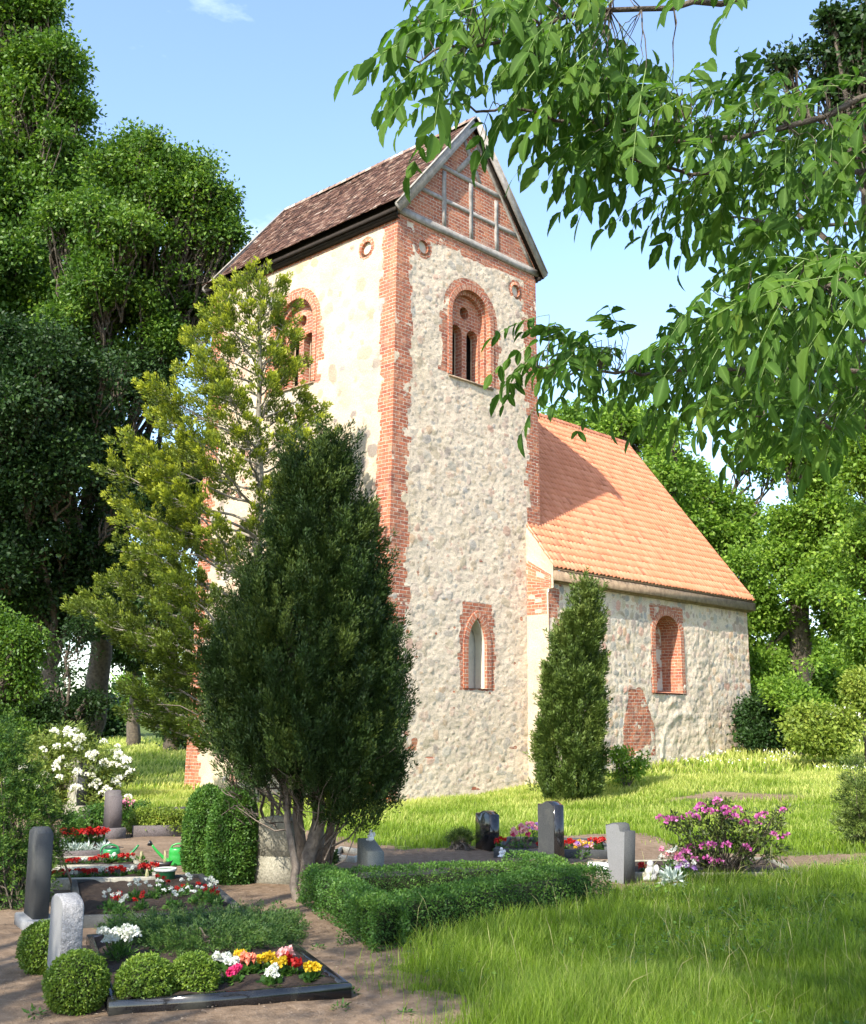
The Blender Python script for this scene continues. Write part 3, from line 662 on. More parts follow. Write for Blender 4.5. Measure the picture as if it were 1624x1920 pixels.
def limb(q, a, b, r0, r1, seg=5, wob=.08, sag=0., n=6, rg=None):
    rg = rg or RG; a = np.asarray(a, float); b = np.asarray(b, float); t = np.linspace(0, 1, seg+1)[:, None]; Ln = np.linalg.norm(b-a)
    P = a+(b-a)*t; P[1:-1] += rg.normal(size=(seg-1, 3))*wob*Ln/seg; P[:, 2] -= sag*Ln*np.sin(t[:, 0]*np.pi)
    q.tube(P, np.linspace(r0, r1, seg+1), n, False); return P
OAKC = ((.026, .064, .010), (.075, .155, .018), (.19, .28, .034))
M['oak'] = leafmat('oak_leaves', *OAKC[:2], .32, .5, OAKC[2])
M['oak_dark'] = leafmat('shade_oak_leaves', (.010, .028, .008), (.022, .055, .012), .25, .55, (.05, .10, .02))  # darkened oak green, the wood's shade put into the leaf colour
M['oak_light'] = leafmat('sunny_oak_leaves', (.06, .125, .018), (.15, .26, .032), .42, .5, (.30, .42, .06))  # brighter copy of the oak green, sunlight put into the leaf colour
M['bush_y'] = leafmat('yellowgreen_leaves', (.10, .15, .025), (.20, .27, .04), .35, .55, (.32, .36, .06))
def tree(name, label, base, lobes, nleaf, size, mat, bark='bark', trunk_r=.35, cat='tree', group=None, clump=.95, seed=0, per=42, fork=None, twigs=3, flat=.65, gap=.28):
    rg = np.random.default_rng(seed); base = np.asarray(base, float); root = empty(name, base, 0, label, cat, group)
    lobes = [(np.asarray(c, float), r) for c, r in lobes]; big = lobes
    sub = []
    for c, r in lobes:
        for _ in range(8):
            d = runit(1, rg)[0]*np.array([1, 1, .85]); sub.append((c+d*r*rg.uniform(.6, 1.02), r*rg.uniform(.22, .42)))
    lobes = [(c, r*.62) for c, r in lobes]+sub; tot = sum(r*r for c, r in lobes)
    cs = []; br = MB(); top = np.mean([c for c, r in lobes], 0); hub = base+(top-base)*.38; hub[:2] = base[:2]+(top-base)[:2]*.15
    if fork is not None: hub = np.asarray(fork, float)
    tq = MB(); limb(tq, base-np.array([0, 0, .3]), hub, trunk_r*1.15, trunk_r*.75, 6, .10, 0, 12, rg); tk = tq.build('trunk', M[bark], root, True); tk.location = -base
    for li, (c, r) in enumerate(lobes):
        n = max(4, int(nleaf*r*r/tot/per)); d = runit(n, rg); d[:, 2] = np.abs(d[:, 2])*np.where(rg.random(n) < .58, 1, -1); rr = r*(.5+.5*rg.random(n)**.6)*(1+.17*rg.normal(size=n)+.22*(rg.random(n) > .86)); rr *= 1+.35*(vno(d[:, 0]*2.3+r*7, d[:, 1]*2.3+d[:, 2]*1.7, seed)-.5)
        cc = c+d*rr[:, None]*np.array([1, 1, .85]); cc = cc[(vno(cc[:, 0]*.75+cc[:, 2]*.35, cc[:, 1]*.75-cc[:, 2]*.6+seed, 5) > gap)]
        if len(cc) < 4: continue
        n = len(cc); cs.append(cc)
        if li < len(big): limb(br, hub, c, trunk_r*.36, trunk_r*.10, 6, .2, -.03, 6, rg)
        for z in rg.choice(n, min(n, 4+int(n*.10*twigs)), False): limb(br, c+(hub-c)*rg.random()*.25, cc[z], trunk_r*.14, .012, 4, .25, 0, 4, rg)
    b_ = br.build('branches', M[bark], root, True); b_.location = -base
    cs = np.concatenate(cs); rs = clump*(.35+1.0*rg.random(len(cs)))
    P, Dd, N, v = clumps(cs, rs, per, flat, seed+1); l_ = size*(.6+.7*rg.random(len(P)))
    o = leafobj('crown', P, Dd, N, l_, l_*.62, M[mat], root, v); o.location = -base
    return root
def gd(px, D):
    p = dep(px, 1358, D); p[2] = float(terr(p[0], p[1])); return p
def lobe(px, py, D, rpx): return (dep(px, py, D), rpx/PF*D)
# ---- the wood on the left
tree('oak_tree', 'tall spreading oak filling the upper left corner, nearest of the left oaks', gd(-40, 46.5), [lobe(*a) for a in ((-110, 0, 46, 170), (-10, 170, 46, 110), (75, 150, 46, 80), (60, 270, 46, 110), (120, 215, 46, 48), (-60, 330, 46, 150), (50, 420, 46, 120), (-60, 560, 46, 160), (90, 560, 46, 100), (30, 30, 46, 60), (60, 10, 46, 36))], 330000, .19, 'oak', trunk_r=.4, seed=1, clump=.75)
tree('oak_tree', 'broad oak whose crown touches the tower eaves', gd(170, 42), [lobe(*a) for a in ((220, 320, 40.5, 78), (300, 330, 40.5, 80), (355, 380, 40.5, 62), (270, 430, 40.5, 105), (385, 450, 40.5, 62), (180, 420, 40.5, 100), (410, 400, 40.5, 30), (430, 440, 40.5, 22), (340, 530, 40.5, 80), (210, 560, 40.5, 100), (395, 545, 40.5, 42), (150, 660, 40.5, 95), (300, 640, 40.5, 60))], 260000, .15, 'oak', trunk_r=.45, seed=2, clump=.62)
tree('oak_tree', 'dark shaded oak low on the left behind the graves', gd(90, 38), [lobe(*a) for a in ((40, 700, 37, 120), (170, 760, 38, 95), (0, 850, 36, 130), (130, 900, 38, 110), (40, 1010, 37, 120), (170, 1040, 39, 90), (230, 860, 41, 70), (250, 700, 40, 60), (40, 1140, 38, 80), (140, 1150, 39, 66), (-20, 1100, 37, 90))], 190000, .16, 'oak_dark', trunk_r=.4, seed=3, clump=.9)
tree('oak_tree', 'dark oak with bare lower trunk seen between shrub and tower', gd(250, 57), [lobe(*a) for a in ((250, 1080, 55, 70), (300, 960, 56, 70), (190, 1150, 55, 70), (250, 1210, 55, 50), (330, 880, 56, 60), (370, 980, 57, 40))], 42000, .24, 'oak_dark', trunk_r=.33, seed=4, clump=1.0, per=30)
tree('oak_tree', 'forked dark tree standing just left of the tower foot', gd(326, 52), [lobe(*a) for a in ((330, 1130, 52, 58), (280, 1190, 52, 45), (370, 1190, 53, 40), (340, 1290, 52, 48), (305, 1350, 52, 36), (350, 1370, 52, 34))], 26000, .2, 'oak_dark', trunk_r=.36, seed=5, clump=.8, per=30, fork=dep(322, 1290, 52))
tree('holly_tree', 'very dark dense evergreen tree behind the white rhododendron', gd(125, 33), [lobe(*a) for a in ((125, 1220, 33, 62), (110, 1290, 33, 70), (160, 1310, 33, 50), (130, 1350, 33, 60), (60, 1330, 33, 50))], 60000, .10, 'oak_dark', trunk_r=.2, seed=6, clump=.45, cat='tree')
tree('linden_tree', 'light green leafy boughs hanging at the left picture edge', gd(-60, 28), [lobe(*a) for a in ((10, 1190, 28, 60), (-40, 1260, 28, 90), (20, 1290, 28, 50), (0, 1380, 28, 55), (40, 1230, 28, 34))], 40000, .10, 'oak', trunk_r=.15, seed=7, clump=.5)
for n_, (px, py, D, r, mt) in enumerate(((60, 1300, 62, 80, 'oak_dark'), (150, 1310, 64, 66, 'oak_dark'), (235, 1300, 92, 44, 'oak_light'), (1440, 1290, 62, 60, 'oak_light'), (1530, 1230, 64, 70, 'oak_light'), (1620, 1220, 62, 74, 'oak_light'))):
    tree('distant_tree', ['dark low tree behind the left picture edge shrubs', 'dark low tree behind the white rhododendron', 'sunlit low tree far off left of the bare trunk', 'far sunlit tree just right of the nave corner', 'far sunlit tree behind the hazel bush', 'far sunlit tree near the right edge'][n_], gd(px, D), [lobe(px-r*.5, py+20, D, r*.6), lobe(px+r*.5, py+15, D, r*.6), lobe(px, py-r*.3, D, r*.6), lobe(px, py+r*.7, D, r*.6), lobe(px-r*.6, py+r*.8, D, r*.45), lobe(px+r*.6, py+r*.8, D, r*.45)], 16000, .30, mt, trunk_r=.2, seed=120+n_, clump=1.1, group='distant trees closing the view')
# sunny thicket far behind
for n_, (px, py, D, r) in enumerate(((215, 1372, 88, 46), (300, 1345, 95, 60), (395, 1340, 96, 70))):
    tree('thicket_bush', ['bright sunlit bush far behind left of the bare trunk', 'pale green bush far behind between the two trunks', 'far bush beside the tower foot'][n_], gd(px, D), [lobe(px-r*.4, py+8, D, r*.6), lobe(px+r*.4, py, D, r*.7), lobe(px, py-r*.4, D, r*.5)], 7000, .42, 'oak_light', trunk_r=.1, seed=20+n_, clump=1.4, cat='bush', group='bushes far beyond the meadow')
# ---- the wood on the right
tree('oak_tree', 'sunlit oak rising behind the nave roof', gd(1290, 54), [lobe(*a) for a in ((1255, 860, 52, 75), (1330, 900, 52, 70), (1230, 800, 53, 50), (1400, 850, 52, 70), (1300, 980, 52, 60), (1350, 1010, 53, 55), (1150, 790, 54, 40), (1060, 790, 56, 36), (1260, 790, 55, 60), (1420, 960, 52, 55))], 130000, .21, 'oak_light', trunk_r=.4, seed=8, clump=.85, gap=.42)
tree('oak_tree', 'sunlit oak with dark open trunk fork right of the nave', gd(1505, 47), [lobe(*a) for a in ((1450, 1060, 46, 62), (1530, 960, 46, 70), (1440, 1150, 46, 50), (1550, 1080, 45, 70), (1520, 870, 46, 60), (1600, 980, 46, 60), (1500, 1180, 47, 40), (1600, 1160, 45, 60), (1430, 1250, 46, 40))], 130000, .18, 'oak_light', trunk_r=.5, seed=9, clump=.75, gap=.42, fork=dep(1500, 1120, 46))
tree('oak_tree', 'bright oak crown at the right picture edge', gd(1690, 41), [lobe(*a) for a in ((1640, 860, 40, 80), (1660, 1000, 40, 80), (1620, 1100, 40, 60), (1650, 1200, 40, 60), (1700, 780, 40, 90), (1610, 760, 41, 40))], 90000, .17, 'oak_light', trunk_r=.4, seed=10, clump=.75, gap=.42)
tree('oak_tree', 'dark oak twigs reaching in at the upper right corner', gd(1800, 31), [lobe(*a) for a in ((1600, 90, 30, 48), (1520, 110, 30, 32), (1470, 120, 30, 18), (1640, 180, 30, 60), (1700, 60, 30, 90), (1560, 150, 30, 36), (1560, 40, 30, 22))], 14000, .17, 'oak_dark', trunk_r=.4, seed=11, clump=.5, per=30)
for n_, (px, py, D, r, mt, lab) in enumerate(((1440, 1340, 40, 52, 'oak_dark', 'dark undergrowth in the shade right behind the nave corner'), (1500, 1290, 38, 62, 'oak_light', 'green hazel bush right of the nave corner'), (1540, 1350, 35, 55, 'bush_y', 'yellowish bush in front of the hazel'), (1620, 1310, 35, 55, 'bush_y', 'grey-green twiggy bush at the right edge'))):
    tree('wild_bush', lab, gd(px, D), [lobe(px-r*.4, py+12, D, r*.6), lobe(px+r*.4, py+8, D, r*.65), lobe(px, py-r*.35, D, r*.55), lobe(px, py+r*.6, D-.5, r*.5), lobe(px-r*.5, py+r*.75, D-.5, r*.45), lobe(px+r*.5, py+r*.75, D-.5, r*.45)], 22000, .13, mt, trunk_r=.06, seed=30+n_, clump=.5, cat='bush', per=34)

# ================================================================== conifers
def tuftleaves(C0, D0, ln, rad, n, lw, rg, splay=.6):
    m_ = len(C0); ci = np.repeat(np.arange(m_), n); t = rg.random(m_*n); perp = runit(m_*n, rg)
    Dn = nrm(D0)[ci]; perp = nrm(perp-Dn*(perp*Dn).sum(1)[:, None]); ra = np.broadcast_to(rad, (m_,))[ci]*(1-.75*t)*rg.random(m_*n)**.5
    P = C0[ci]+Dn*(t*np.broadcast_to(ln, (m_,))[ci])[:, None]+perp*ra[:, None]
    D = nrm(Dn+perp*splay+runit(m_*n, rg)*.35); N = nrm(perp+runit(m_*n, rg)*.6)
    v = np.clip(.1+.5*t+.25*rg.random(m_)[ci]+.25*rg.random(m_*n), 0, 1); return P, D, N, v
def prof(rows, y): r = np.array(rows, float); return np.interp(y, r[:, 0], r[:, 1]), np.interp(y, r[:, 0], r[:, 2])
M['yew'] = leafmat('yew_needles', (.008, .020, .004), (.028, .060, .010), .15, .6, (.10, .14, .022), tcol=1.2)
M['yew_col'] = leafmat('columnar_yew_needles', (.025, .05, .012), (.085, .13, .024), .15, .5, (.14, .18, .04), tcol=1.2)
M['cypress'] = leafmat('cypress_sprays', (.022, .042, .009), (.12, .165, .020), .3, .5, (.42, .44, .04))
M['juniper'] = leafmat('juniper_sprays', (.014, .042, .012), (.038, .090, .020), .25, .5, (.10, .16, .03))
def bushy_conifer(name, label, base, D, rows, ntuft, nper, tl, lw, mat, cat, seed, inner=.72, upb=1.6, depthr=.9, PL=.66):
    rg = np.random.default_rng(seed); root = empty(name, base, 0, label, cat); y0, y1 = rows[0][0], rows[-1][0]
    ys = np.array([r[0] for r in rows], float); wd = np.array([r[2]-r[1] for r in rows], float)
    yy = np.interp(rg.random(ntuft*3), np.linspace(0, 1, 60), np.linspace(y0, y1, 60)); l, r = prof(rows, yy)
    keep = rg.random(len(yy)) < (r-l)/wd.max(); yy = yy[keep][:ntuft]; l, r = l[keep][:ntuft], r[keep][:ntuft]; n = len(yy)
    th = rg.random(n)*2*np.pi; rho = inner+(1-inner)*rg.random(n)**.7; rho *= 1+.26*(vno(th*3.2, yy*.011, seed)-.5)+.30*(vno(th*6.5, yy*.022+3, seed+1)-.5)
    half = (r-l)/2; cxp = (r+l)/2; sx = np.cos(th)*rho*half; sd = np.sin(th)*rho*half/PF*D*depthr
    hd = nrm(np.array([FW[0], FW[1], 0])); C0 = np.array([dep(cxp[i]+sx[i], yy[i], D) for i in range(n)])+hd*sd[:, None]
    ctr = np.array([dep(c, y, D) for c, y in zip(cxp, yy)]); out = nrm((C0-ctr)*np.array([1, 1, 0])); D0 = nrm(out*.55+np.array([0, 0, upb])+runit(n, rg)*.25)
    npl = max(40, n//22); pi_ = rg.choice(n, npl, False); k_ = n//npl; ax_ = nrm(out[pi_]*.30+np.array([0, 0, 1.])+runit(npl, rg)*.10); Lp = PL*(.7+.7*rg.random(npl))
    own = np.repeat(np.arange(npl), k_); t = rg.random(len(own)); pp = runit(len(own), rg); A_ = ax_[own]; pp = nrm(pp-A_*(pp*A_).sum(1)[:, None])
    C1 = C0[pi_][own]+A_*((t-.55)*Lp[own])[:, None]+pp*(PL*.24*(1-.85*t)*rg.random(len(own))**.4)[:, None]; D1 = nrm(A_+pp*.35+runit(len(own), rg)*.2)
    nf = n//4; C0b = np.concatenate([C1, C0[:nf]]); D0b = np.concatenate([D1, D0[:nf]]); tn = np.concatenate([rg.random(npl)[own], rg.random(nf)*.5]); C0 = C0b
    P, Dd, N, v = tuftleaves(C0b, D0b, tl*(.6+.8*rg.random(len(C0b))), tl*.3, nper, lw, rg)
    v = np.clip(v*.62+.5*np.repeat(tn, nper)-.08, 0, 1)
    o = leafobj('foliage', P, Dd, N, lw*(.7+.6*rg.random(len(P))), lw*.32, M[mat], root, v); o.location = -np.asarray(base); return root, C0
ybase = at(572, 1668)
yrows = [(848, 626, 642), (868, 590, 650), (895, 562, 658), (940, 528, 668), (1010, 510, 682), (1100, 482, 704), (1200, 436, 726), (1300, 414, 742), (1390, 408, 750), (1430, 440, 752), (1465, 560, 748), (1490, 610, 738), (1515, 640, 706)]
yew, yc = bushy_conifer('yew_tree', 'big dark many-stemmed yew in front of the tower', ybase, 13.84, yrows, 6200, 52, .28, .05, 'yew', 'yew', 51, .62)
rg = np.random.default_rng(5)
stems = [((575, 1668), (640, 1180), .085), ((560, 1655), (545, 1150), .07), ((592, 1655), (690, 1250), .055), ((600, 1650), (590, 1000), .07), ((548, 1640), (520, 1200), .05), ((530, 1625), (470, 1300), .03), ((505, 1610), (455, 1330), .026), ((495, 1600), (430, 1350), .022), ((515, 1600), (490, 1320), .024), ((540, 1610), (515, 1300), .03), ((560, 1690), (528, 1420), .05), ((600, 1640), (640, 1400), .026), ((525, 1600), (535, 1350), .022), ((610, 1650), (660, 1420), .024)]
for (a, b_, r_) in stems:
    q = MB(); A = at(*a); A = A-np.array([0, 0, .05]); B = dep(b_[0], b_[1], 13.84+rg.uniform(-.5, .5)); limb(q, A, B, r_*1.1, r_*.55, 7, .10, .02, 8, rg)
    for _ in range(5): t = rg.uniform(.45, 1); p = A+(B-A)*t; limb(q, p, p+np.array([*(rg.normal(size=2)*.45), rg.uniform(.1, .5)]), .012, .004, 4, .2, 0, 4, rg)
    s_ = q.build('trunk', M['bark_yew'], yew, True); s_.location = -ybase
q = MB()
for _ in range(130):
    c = yc[rg.integers(len(yc))]; t = rg.uniform(.2, .6); a = np.array([ybase[0], ybase[1], c[2]-rg.uniform(.3, 1.0)])+(c-[ybase[0], ybase[1], c[2]])*t*.6; limb(q, a, c, .014, .004, 4, .15, 0, 4, rg)
for _ in range(90):      # dead twigs under the crown on the left
    px, py = rg.uniform(405, 580), rg.uniform(1395, 1520); a = dep(px+rg.uniform(20, 60), py+rg.uniform(10, 40), 13.8+rg.uniform(-.4, .4)); limb(q, a, dep(px, py, 13.8+rg.uniform(-.6, .6)), .008, .003, 4, .25, 0, 4, rg)
x = q.build('twigs', M['bark_yew'], yew); x.location = -ybase
cb = at(1062, 1503)
crow = [(1100, 1086, 1096), (1130, 1074, 1110), (1160, 1066, 1114), (1200, 1052, 1116), (1300, 1032, 1126), (1400, 1016, 1124), (1450, 1012, 1120), (1485, 1006, 1122), (1502, 1020, 1112)]
colyew, _ = bushy_conifer('columnar_yew', 'slender sunlit columnar yew against the nave wall', cb, 28.6, crow, 2300, 52, .36, .095, 'yew_col', 'yew', 52, .62, PL=.6)
q = MB(); q.tube([cb, cb+np.array([0, 0, 3.5])], [.12, .05], 8); x = q.build('trunk', M['bark_yew'], colyew); x.location = -cb
# cypress in front of the west wall
FD = 28.6; fb = dep(478, 1358, FD); fb[2] = float(terr(fb[0], fb[1])); cyp = empty('cypress_tree', fb, 0, 'tall loose yellow-green cypress in front of the tower, taller than the yew', 'cypress')
q = MB(); top = dep(488, 512, FD); Pt = limb(q, fb-np.array([0, 0, .1]), top, .2, .02, 10, .05, 0, 10, rg); x = q.build('trunk', M['bark_light'], cyp, True); x.location = -fb
q = MB(); rg = np.random.default_rng(77); C0 = []; D0 = []; tips = []
crows = [(512, 470, 505), (560, 440, 520), (600, 395, 545), (690, 335, 560), (780, 280, 592), (860, 225, 610), (930, 200, 610), (1000, 205, 600), (1060, 235, 590), (1130, 130, 580), (1180, 165, 570), (1230, 260, 560), (1330, 240, 540), (1380, 330, 480)]
def spr(px, py, D): return dep(px, py, D)
nb = 120
for i in range(nb):
    f = (i+.5)/nb; y = 530+f*850; l, r = prof(crows, y); cx_ = 480; th = i*2.399+rg.uniform(-.4, .4)
    side = math.cos(th); ext = (r-cx_) if side > 0 else (cx_-l); ext = max(ext, 25)*(.75+.3*rg.random())
    dpt = math.sin(th)*min(ext, 190)/PF*FD*.85; hd = nrm(np.array([FW[0], FW[1], 0])); rtv = nrm(np.array([RT[0], RT[1], 0]))
    tip = dep(cx_, y-8, FD)+rtv*side*ext/PF*FD+hd*dpt
    if tip[0] > -.45: tip[0] = -.45-.2*rg.random()
    a = dep(480+(8 if y < 700 else 0), y+30+ext*.22, FD); a = np.array([*(fb[:2]+(top-fb)[:2]*((a[2]-fb[2])/(top[2]-fb[2]))), a[2]])
    P_ = limb(q, a, tip, .05*(.4+f), .008, 6, .10, .04, 6, rg)
    Lb = np.linalg.norm(tip-a); ns = max(5, int(Lb*9))
    for s_ in range(ns):
        t = .38+.62*rg.random()**.8; p = a+(tip-a)*t+np.array([0, 0, -.04*Lb*math.sin(t*math.pi)]); d = nrm(tip-a); o_ = runit(1, rg)[0]*np.array([1, 1, .45]); e = p+(o_*.34+d*.15)*(.5+.5*(1-t)+.35)
        q.tube([p, e], [.008, .003], 3, False); C0.append(e); D0.append(nrm(e-p+d*.35+np.array([0, 0, .22])))
x = q.build('branches', M['bark_light'], cyp); x.location = -fb
C0 = np.array(C0); D0 = np.array(D0); P, Dd, N, v = tuftleaves(C0, D0, .38*(.6+.7*rg.random(len(C0))), .18, 78, .07, rg, .55)
hgt = np.clip((P[:, 2]-2.5)/5, 0, 1); v = np.clip(v*(.45+.55*hgt), 0, 1)  # shade of the lower crown put into the tone, lighter with height
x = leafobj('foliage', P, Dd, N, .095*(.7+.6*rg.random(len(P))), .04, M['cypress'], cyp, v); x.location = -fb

# ================================================================== ash overhead and shade trees
HD = nrm(np.array([FW[0], FW[1], 0])); RH = nrm(np.array([RT[0], RT[1], 0]))
def cc(f, r, z): return np.array([O[0], O[1], 0])+HD*f+RH*r+np.array([0, 0, z])
def inview(P, mx=150):
    d = np.asarray(P)-O; z = d@FW; x = PX+PF*(d@RT)/np.where(z > .05, z, 1e9); y = PY-PF*(d@UP)/np.where(z > .05, z, 1e9)
    return (z > .05) & (x > -mx) & (x < 1624+mx) & (y > -mx) & (y < 1920+mx)
def shade_clumps(targets, rg):  # unseen leaf clumps placed sunward of spots that should lie in shade
    out = []
    for (poly, z0, z1, n, h0, h1) in targets:
        W_ = np.array([at(*p)[:2] for p in poly]) if len(poly[0]) == 2 else np.array([p[:2] for p in poly]); lo = W_.min(0); hi = W_.max(0); k = 0; it = 0
        while k < n and it < n*40:
            it += 1; g = lo+(hi-lo)*rg.random(2)
            if not inpoly(np.array(g[0]), np.array(g[1]), W_): continue
            z = rg.uniform(z0, z1); t = (rg.uniform(h0, h1)-z)/SUN[2]; P = np.array([g[0], g[1], z])+SUN*t
            k += 1
            if not inview(P, 190): out.append(P)
    return np.array(out)
def shade_tree(name, label, base, cs, rc, per, size, mat, tr, seed, cat='tree', root=None, hub=None):
    rg = np.random.default_rng(seed); base = np.asarray(base, float)
    root = root or empty(name, base, 0, label, cat)
    tq = MB(); hub = base+np.array([0, 0, 4.5]) if hub is None else hub; limb(tq, base-[0, 0, .3], hub, tr, tr*.7, 5, .05, 0, 12, rg); x = tq.build('trunk', M['bark'], root, True); x.location = -base
    br = MB(); k = max(3, len(cs)//12); seeds_ = cs[rg.choice(len(cs), k, False)]
    for s_ in seeds_:
        mid = hub+(s_-hub)*.95
        if not inview((hub+mid)/2, 60): limb(br, hub, mid, tr*.35, .03, 5, .12, 0, 6, rg)
    if br.n: x = br.build('branches', M['bark'], root, True); x.location = -base
    P, Dd, N, v = clumps(cs, rc*(.6+.8*rg.random(len(cs))), per, .7, seed+1); l_ = size*(.6+.7*rg.random(len(P)))
    x = leafobj('crown', P, Dd, N, l_, l_*.5, M[mat], root, v); x.location = -base; return root
rg = np.random.default_rng(99)
M['ash'] = leafmat('ash_leaves', (.030, .085, .018), (.055, .135, .026), .42, .45, (.09, .19, .035), spec=.35)
ashb = cc(1.5, 5.2, 0); ashb[2] = 0
ash = empty('ash_tree', ashb, 0, 'ash whose leafy boughs hang into the upper right of the picture', 'tree')
cs = shade_clumps([([(850, 1700), (1250, 1690), (1700, 1690), (1900, 1950), (1000, 1950), (760, 1830)], 0, .3, 150, 6.5, 11), ([(1250, 1650), (1700, 1640), (1900, 1760), (1400, 1760)], 0, .3, 30, 7, 11), ([(600, 1700), (800, 1790), (1150, 1700), (1100, 1640), (700, 1620)], 0, .4, 24, 8, 13)], rg)
shade_tree('ash_tree', '', ashb, cs, .55, 46, .13, 'ash', .28, 61, root=ash)  # unseen upper crown, shaped to dapple the grass
ob = cc(-3.5, -9.5, 0); ob[2] = 0
cs = shade_clumps([([(480, 1640), (640, 1600), (720, 1660), (640, 1720), (500, 1710)], .3, 5.6, 105, 10, 16), ([(0, 1760), (80, 1640), (400, 1640), (480, 1740), (430, 1790), (120, 1800)], 0, .3, 24, 9, 13), ([(480, 1740), (760, 1740), (900, 1880), (500, 1920), (640, 1830)], 0, .1, 22, 8, 12), ([(0, 1450), (130, 1450), (120, 1690), (0, 1690)], .3, 1.6, 16, 10, 14), ([(330, 1500), (480, 1500), (480, 1650), (330, 1650)], .2, 1., 12, 10, 14), ([(0, 1840), (200, 1900), (200, 1990), (0, 1990)], 0, .1, 12, 8, 10)], rg)
shade_tree('oak_tree', 'big oak left of the graves that shades them, outside the picture', ob, cs, .6, 44, .15, 'oak', .45, 62)
ob = cc(20, -24, 0); ob[2] = 0
DW = [tuple(dep(x, 1200, 38)) for x in (-80, 260)]+[tuple(dep(x, 1200, 48)) for x in (330, -80)]
cs = shade_clumps([(DW, 0, 8.5, 150, 14, 22), ([(240, 1420), (350, 1420), (350, 1475), (200, 1475)], 0, 1, 40, 12, 20)], rg)
shade_tree('oak_tree', 'oak further left in the wood, outside the picture', ob, cs, 1.25, 40, .3, 'oak_dark', .5, 63)  # unseen tree, crown shaped to darken the left wood
# leaflets with midrib and toothed edge
def ash_leaves(bases, dirs, rg, ll=.066):
    st = np.linspace(0, 1, 10); wv = np.sin(np.pi*st**.80)**.72*.5; wv[0] = .02; wv[-1] = 0; wv[1:-1] *= 1+.07*np.array([1, -1]*4)
    T = []; 
    for s_, w_ in zip(st, wv): T += [(s_, -w_, 1), (s_, 0, 0), (s_, w_, 1)]
    T = np.array(T); Ft = []
    for i in range(9):
        a = i*3; Ft += [(a, a+1, a+4, a+3), (a+1, a+2, a+5, a+4)]
    Ft = np.array(Ft); q = MB(); Vs = []; vv = []; rb = []; Fs = []; off = 0
    for b, d in zip(bases, dirs):
        n = rg.integers(3, 6); Lr = .044*(n+.8)*rg.uniform(.85, 1.15); d = nrm(d); side = nrm(np.cross(d, nrm(np.array([0, 0, 1.])+rg.normal(size=3)*.35))); upn = np.cross(side, d)
        t = np.linspace(0, 1, 7)[:, None]; R_ = b+d*t*Lr+np.array([0, 0, -1.])*(t**2)*Lr*rg.uniform(.1, .45); q.tube(R_, np.linspace(.0018, .0009, 7), 3, False, v=.9)
        tone = rg.random()
        for j in range(n+1):
            f = .3+.7*j/n; p = np.array([np.interp(f, t[:, 0], R_[:, k]) for k in range(3)]); tg = nrm(R_[-1]-R_[-2]) if j == n else nrm(R_[min(6, int(f*6)+1)]-R_[int(f*6)-1])
            for sg in ((0,) if j == n else (-1, 1)):
                if rg.random() < .06: continue
                dl = nrm(tg*(1 if sg == 0 else .55)+side*sg*.75+np.array([0, 0, -rg.uniform(.1, .9)])+rg.normal(size=3)*.18)
                nn = upn+rg.normal(size=3)*.35; sd = nrm(np.cross(dl, nn)); nu = np.cross(sd, dl); l_ = ll*rg.uniform(.62, 1.28)*(1.1 if sg == 0 else 1)*(.8+.3*f); w_ = l_*rg.uniform(.36, .46); dr = rg.uniform(.05, .35); fo = rg.uniform(.1, .35)
                P = p+dl*(T[:, :1]*l_)+sd*(T[:, 1:2]*w_)+nu*((T[:, 2:3]*np.abs(T[:, 1:2])*w_*fo*2)-(T[:, :1]**2)*l_*dr)
                Vs.append(P); vv.append(np.full(len(T), np.clip(.5*tone+.5*rg.random(), 0, 1))); rb.append(1-T[:, 2]); Fs.append(Ft+off); off += len(T)
    return np.concatenate(Vs), np.concatenate(Fs), np.concatenate(vv), np.concatenate(rb), q
k = NM('ash_leaf', .6, .12); c = k.ramp(k.attr('v'), [(0, (.032, .080, .013)), (.6, (.062, .130, .021)), (.93, (.105, .18, .028)), (1, (.20, .25, .04))])
rbm = k.math('POWER', k.attr('rib'), 6); c = k.mix(k.math('MULTIPLY', rbm, .6), c, (.14, .25, .06)); k.col(c)
tr = k.n('BsdfTranslucent'); k.l(k.mix(1.0, c, (1.5, 1.7, .8), 'MULTIPLY'), tr.inputs[0]); mx = k.n('MixShader'); mx.inputs[0].default_value = .45
k.l(k.b.outputs[0], mx.inputs[1]); k.l(tr.outputs[0], mx.inputs[2]); k.l(mx.outputs[0], k.out.inputs[0]); M['ash_leaf'] = k.m
LB = [[(1760, -90, 3.9), (1350, 5, 3.5), (1100, 20, 3.35), (900, 90, 3.2), (760, 105, 3.1)], [(1800, 110, 4.0), (1480, 240, 3.8), (1300, 268, 3.6), (1100, 232, 3.5), (950, 205, 3.4), (830, 195, 3.3)],
      [(1800, 300, 4.2), (1500, 330, 3.9), (1250, 310, 3.7), (1080, 290, 3.6)], [(1800, 470, 3.6), (1624, 505, 3.3), (1520, 540, 3.25), (1400, 560, 3.3)], [(1900, 760, 4.6), (1620, 700, 4.3), (1450, 690, 4.3), (1200, 702, 4.2), (1080, 700, 4.1), (1010, 690, 4.0)],
      [(1900, 830, 4.0), (1560, 800, 3.7), (1400, 780, 3.7)], [(1800, 420, 5.0), (1500, 420, 4.8), (1300, 400, 4.6)], [(1750, 630, 5.0), (1400, 640, 4.8), (1250, 655, 4.6)], [(1500, -80, 3.2), (1405, -10, 3.1)]]
q = MB(); limbs = []
hubA = ashb+np.array([0, 0, 4.2])
